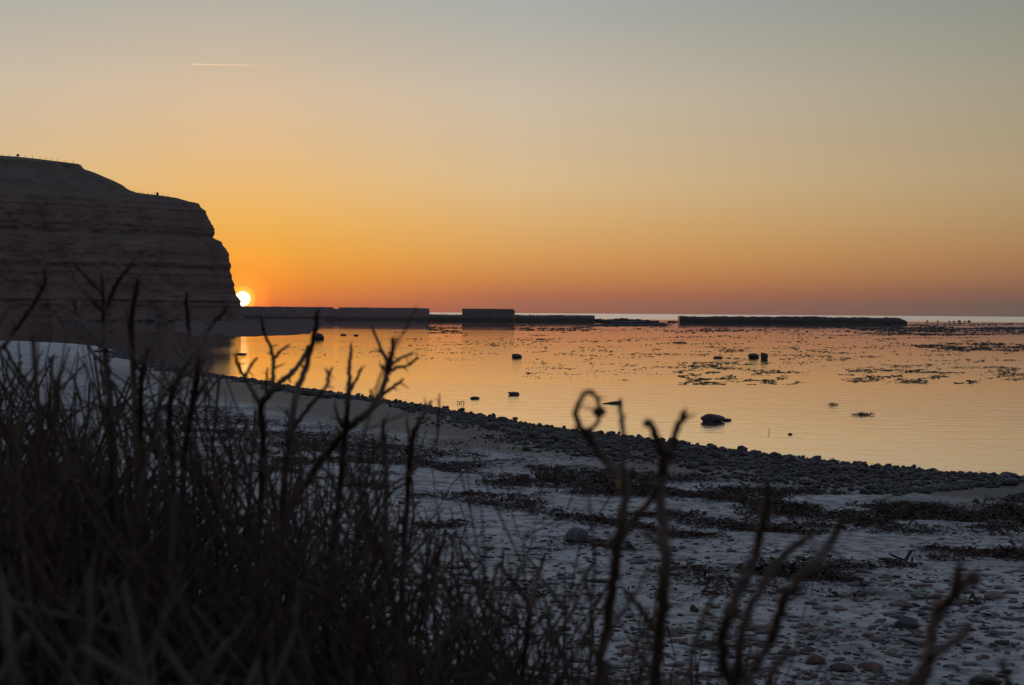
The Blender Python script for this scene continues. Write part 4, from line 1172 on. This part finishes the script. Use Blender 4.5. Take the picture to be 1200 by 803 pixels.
# ------------------------------------------------------------------ contrail
def contrail():
    Yc = 30000.0
    a = Pd(224.5, 75.4, Yc); b = Pd(312, 77.0, Yc)
    n = 30
    u = np.linspace(0, 1, n)
    P_ = a[None] + (b - a)[None] * u[:, None]
    P_ = P_ + (rng.normal(0, 1, (n, 3)) * np.array([0, 2, 2]))
    R_ = np.interp(u, [0, .03, .55, .8, 1], [4, 12, 11, 6, 1.5])
    A_ = Acc(); A_.tube(P_, R_, 8)
    m, nt, bs = new_mat('ice_trail')
    nt.nodes.remove(bs)
    vs = node(nt, 'ShaderNodeVolumeScatter'); vs.inputs['Color'].default_value = (.98, .98, .98, 1); vs.inputs['Density'].default_value = .035; vs.inputs['Anisotropy'].default_value = .8
    nt.links.new(vs.outputs[0], nt.nodes['Material Output'].inputs['Volume'])
    V = np.vstack(A_.V)
    o = link('contrail', mesh_np('contrail', V, [np.vstack(A_.F), np.vstack(A_.T)], m))
    tag(o, 'short bright vapour trail high in the sky above the cliff', 'contrail')
contrail()

# ------------------------------------------------------------------ sky and sun
d = ray(284.5, 350.2); d = d / np.linalg.norm(d)
SUN_EL = math.asin(d[2]); SUN_AZ = math.atan2(d[0], d[1])     # azimuth clockwise from +Y
w = bpy.data.worlds.new('World'); sc.world = w; w.use_nodes = True
nt = w.node_tree; L = nt.links.new
bg = nt.nodes['Background']
tc = node(nt, 'ShaderNodeTexCoord')
nrm = node(nt, 'ShaderNodeVectorMath', operation='NORMALIZE'); L(tc.outputs['Generated'], nrm.inputs[0])
sp = node(nt, 'ShaderNodeSeparateXYZ'); L(nrm.outputs['Vector'], sp.inputs['Vector'])
el = node(nt, 'ShaderNodeMath', operation='ARCSINE'); L(sp.outputs['Z'], el.inputs[0])
elm = node(nt, 'ShaderNodeMath', operation='MULTIPLY'); L(el.outputs[0], elm.inputs[0]); elm.inputs[1].default_value = 1 / (math.pi / 2)
elc = node(nt, 'ShaderNodeMath', operation='MAXIMUM'); L(elm.outputs[0], elc.inputs[0]); elc.inputs[1].default_value = 0
t = node(nt, 'ShaderNodeMath', operation='SQRT'); L(elc.outputs[0], t.inputs[0])
# azimuth from the sun
fl = node(nt, 'ShaderNodeCombineXYZ'); L(sp.outputs['X'], fl.inputs['X']); L(sp.outputs['Y'], fl.inputs['Y'])
fn = node(nt, 'ShaderNodeVectorMath', operation='NORMALIZE'); L(fl.outputs['Vector'], fn.inputs[0])
dp = node(nt, 'ShaderNodeVectorMath', operation='DOT_PRODUCT'); L(fn.outputs['Vector'], dp.inputs[0])
dp.inputs[1].default_value = (math.sin(SUN_AZ), math.cos(SUN_AZ), 0)
cl = node(nt, 'ShaderNodeClamp'); cl.inputs['Min'].default_value = -1; cl.inputs['Max'].default_value = 1; L(dp.outputs['Value'], cl.inputs['Value'])
daz = node(nt, 'ShaderNodeMath', operation='ARCCOSINE'); L(cl.outputs[0], daz.inputs[0])

def ramp(stops):
    r = node(nt, 'ShaderNodeValToRGB')
    e = r.color_ramp.elements
    r.color_ramp.interpolation = 'LINEAR'
    pos = [math.sqrt(a / 90.0) for a, c in stops]
    e[0].position = pos[0]; e[0].color = srgb(*stops[0][1])
    e[1].position = pos[-1]; e[1].color = srgb(*stops[-1][1])
    for p, (a, c) in zip(pos[1:-1], stops[1:-1]):
        q = e.new(p); q.color = srgb(*c)
    L(t.outputs[0], r.inputs['Fac'])
    return r
HI = [(25, (164, 178, 190)), (45, (142, 160, 188)), (90, (122, 145, 182))]
R0 = ramp([(0, (196, 100, 68)), (.25, (210, 112, 64)), (.76, (228, 134, 60)), (1.5, (238, 152, 58)), (2.3, (241, 168, 66)), (3.6, (241, 182, 92)), (5.25, (236, 190, 124)), (8.7, (220, 194, 163)), (12.2, (186, 182, 170))] + HI)
R1 = ramp([(0, (150, 100, 88)), (.4, (165, 107, 86)), (.76, (180, 113, 82)), (1.4, (202, 135, 80)), (2.3, (217, 158, 92)), (3.6, (222, 176, 114)), (5.25, (222, 190, 143)), (8.7, (207, 192, 170)), (12.2, (176, 178, 172))] + HI)
R2 = ramp([(0, (108, 94, 90)), (.4, (114, 95, 87)), (.9, (133, 98, 83)), (1.6, (158, 115, 84)), (2.6, (174, 132, 91)), (3.8, (180, 147, 106)), (5.4, (181, 158, 122)), (8.9, (166, 158, 137)), (12.5, (143, 149, 140))] + [(25, (150, 162, 174)), (45, (138, 157, 186)), (90, (122, 145, 182))])
R3 = ramp([(0, (122, 124, 136)), (3, (148, 140, 148)), (8, (180, 164, 168)), (14, (176, 174, 184)), (25, (158, 170, 190)), (45, (140, 158, 188)), (90, (122, 145, 182))])
def mixc(a, b, lo, hi):
    mr = node(nt, 'ShaderNodeMapRange'); mr.interpolation_type = 'SMOOTHSTEP' if False else 'LINEAR'
    mr.inputs['From Min'].default_value = rad(lo); mr.inputs['From Max'].default_value = rad(hi)
    L(daz.outputs[0], mr.inputs['Value'])
    m = node(nt, 'ShaderNodeMix', data_type='RGBA'); L(mr.outputs['Result'], m.inputs['Factor'])
    L(a, m.inputs['A']); L(b, m.inputs['B'])
    return m.outputs['Result']
c = mixc(R0.outputs['Color'], R1.outputs['Color'], 1, 11)
c = mixc(c, R2.outputs['Color'], 11, 31)
c = mixc(c, R3.outputs['Color'], 31, 110)
# scattering sky (low sun) laid under the dusk gradient
sky = node(nt, 'ShaderNodeTexSky', sky_type='NISHITA'); sky.sun_disc = False
sky.sun_elevation = SUN_EL; sky.sun_rotation = SUN_AZ
sky.air_density = 1.0; sky.dust_density = 1.5
sk = node(nt, 'ShaderNodeVectorMath', operation='SCALE'); L(sky.outputs['Color'], sk.inputs[0]); sk.inputs['Scale'].default_value = .05
mixs = node(nt, 'ShaderNodeMix', data_type='RGBA'); mixs.inputs['Factor'].default_value = .08
L(c, mixs.inputs['A']); L(sk.outputs['Vector'], mixs.inputs['B'])
# sun disc and its glow in the air
dsun = node(nt, 'ShaderNodeVectorMath', operation='DOT_PRODUCT'); L(nrm.outputs['Vector'], dsun.inputs[0]); dsun.inputs[1].default_value = tuple(d)
cs = node(nt, 'ShaderNodeClamp'); L(dsun.outputs['Value'], cs.inputs['Value'])
ang = node(nt, 'ShaderNodeMath', operation='ARCCOSINE'); L(cs.outputs[0], ang.inputs[0])
angd = node(nt, 'ShaderNodeMath', operation='MULTIPLY'); L(ang.outputs[0], angd.inputs[0]); angd.inputs[1].default_value = 180 / math.pi
gl = node(nt, 'ShaderNodeValToRGB'); gl.color_ramp.interpolation = 'EASE'
e = gl.color_ramp.elements
e[0].position = 0; e[0].color = (1, .48, .06, 1)
e[1].position = 1; e[1].color = (0, 0, 0, 1)
for p_, c_ in ((.05, (.85, .33, .025)), (.13, (.40, .09, 0)), (.4, (.11, .016, 0))):
    q = e.new(p_); q.color = c_ + (1,)
ga = node(nt, 'ShaderNodeMapRange'); ga.inputs['From Min'].default_value = .25; ga.inputs['From Max'].default_value = 2.9
L(angd.outputs[0], ga.inputs['Value']); L(ga.outputs['Result'], gl.inputs['Fac'])
add = node(nt, 'ShaderNodeVectorMath', operation='ADD'); L(mixs.outputs['Result'], add.inputs[0]); L(gl.outputs['Color'], add.inputs[1])
ds = node(nt, 'ShaderNodeMapRange'); ds.inputs['From Min'].default_value = .305; ds.inputs['From Max'].default_value = .25; ds.inputs['To Min'].default_value = 0; ds.inputs['To Max'].default_value = 1
L(angd.outputs[0], ds.inputs['Value'])
dm = node(nt, 'ShaderNodeVectorMath', operation='SCALE'); dm.inputs[0].default_value = (4.5, 3.6, 1.9); L(ds.outputs['Result'], dm.inputs['Scale'])
add2 = node(nt, 'ShaderNodeVectorMath', operation='ADD'); L(add.outputs['Vector'], add2.inputs[0]); L(dm.outputs['Vector'], add2.inputs[1])
L(add2.outputs['Vector'], bg.inputs['Color'])
bg.inputs['Strength'].default_value = 1.0

sl = bpy.data.lights.new('sun', 'SUN'); sl.energy = 0.8; sl.angle = rad(.53); sl.color = (1.0, .55, .24)
so = bpy.data.objects.new('sun', sl); COL.objects.link(so)
dl = np.array([math.sin(SUN_AZ), math.cos(SUN_AZ), math.tan(SUN_EL - rad(.2))])
so.rotation_euler = mathutils.Vector(tuple(-dl)).to_track_quat('-Z', 'Y').to_euler()
so.location = (0, 0, 60)

# ------------------------------------------------------------------ render settings
sc.view_settings.view_transform = 'Standard'
sc.view_settings.look = 'None'
sc.view_settings.exposure = 0.0
sc.view_settings.gamma = 1.0
sc.view_settings.use_curve_mapping = False
sc.render.engine = 'CYCLES'
sc.cycles.max_bounces = 6
sc.cycles.diffuse_bounces = 3
sc.cycles.glossy_bounces = 3
sc.cycles.caustics_reflective = False
sc.cycles.sample_clamp_indirect = 4
print('objects', len(sc.objects))
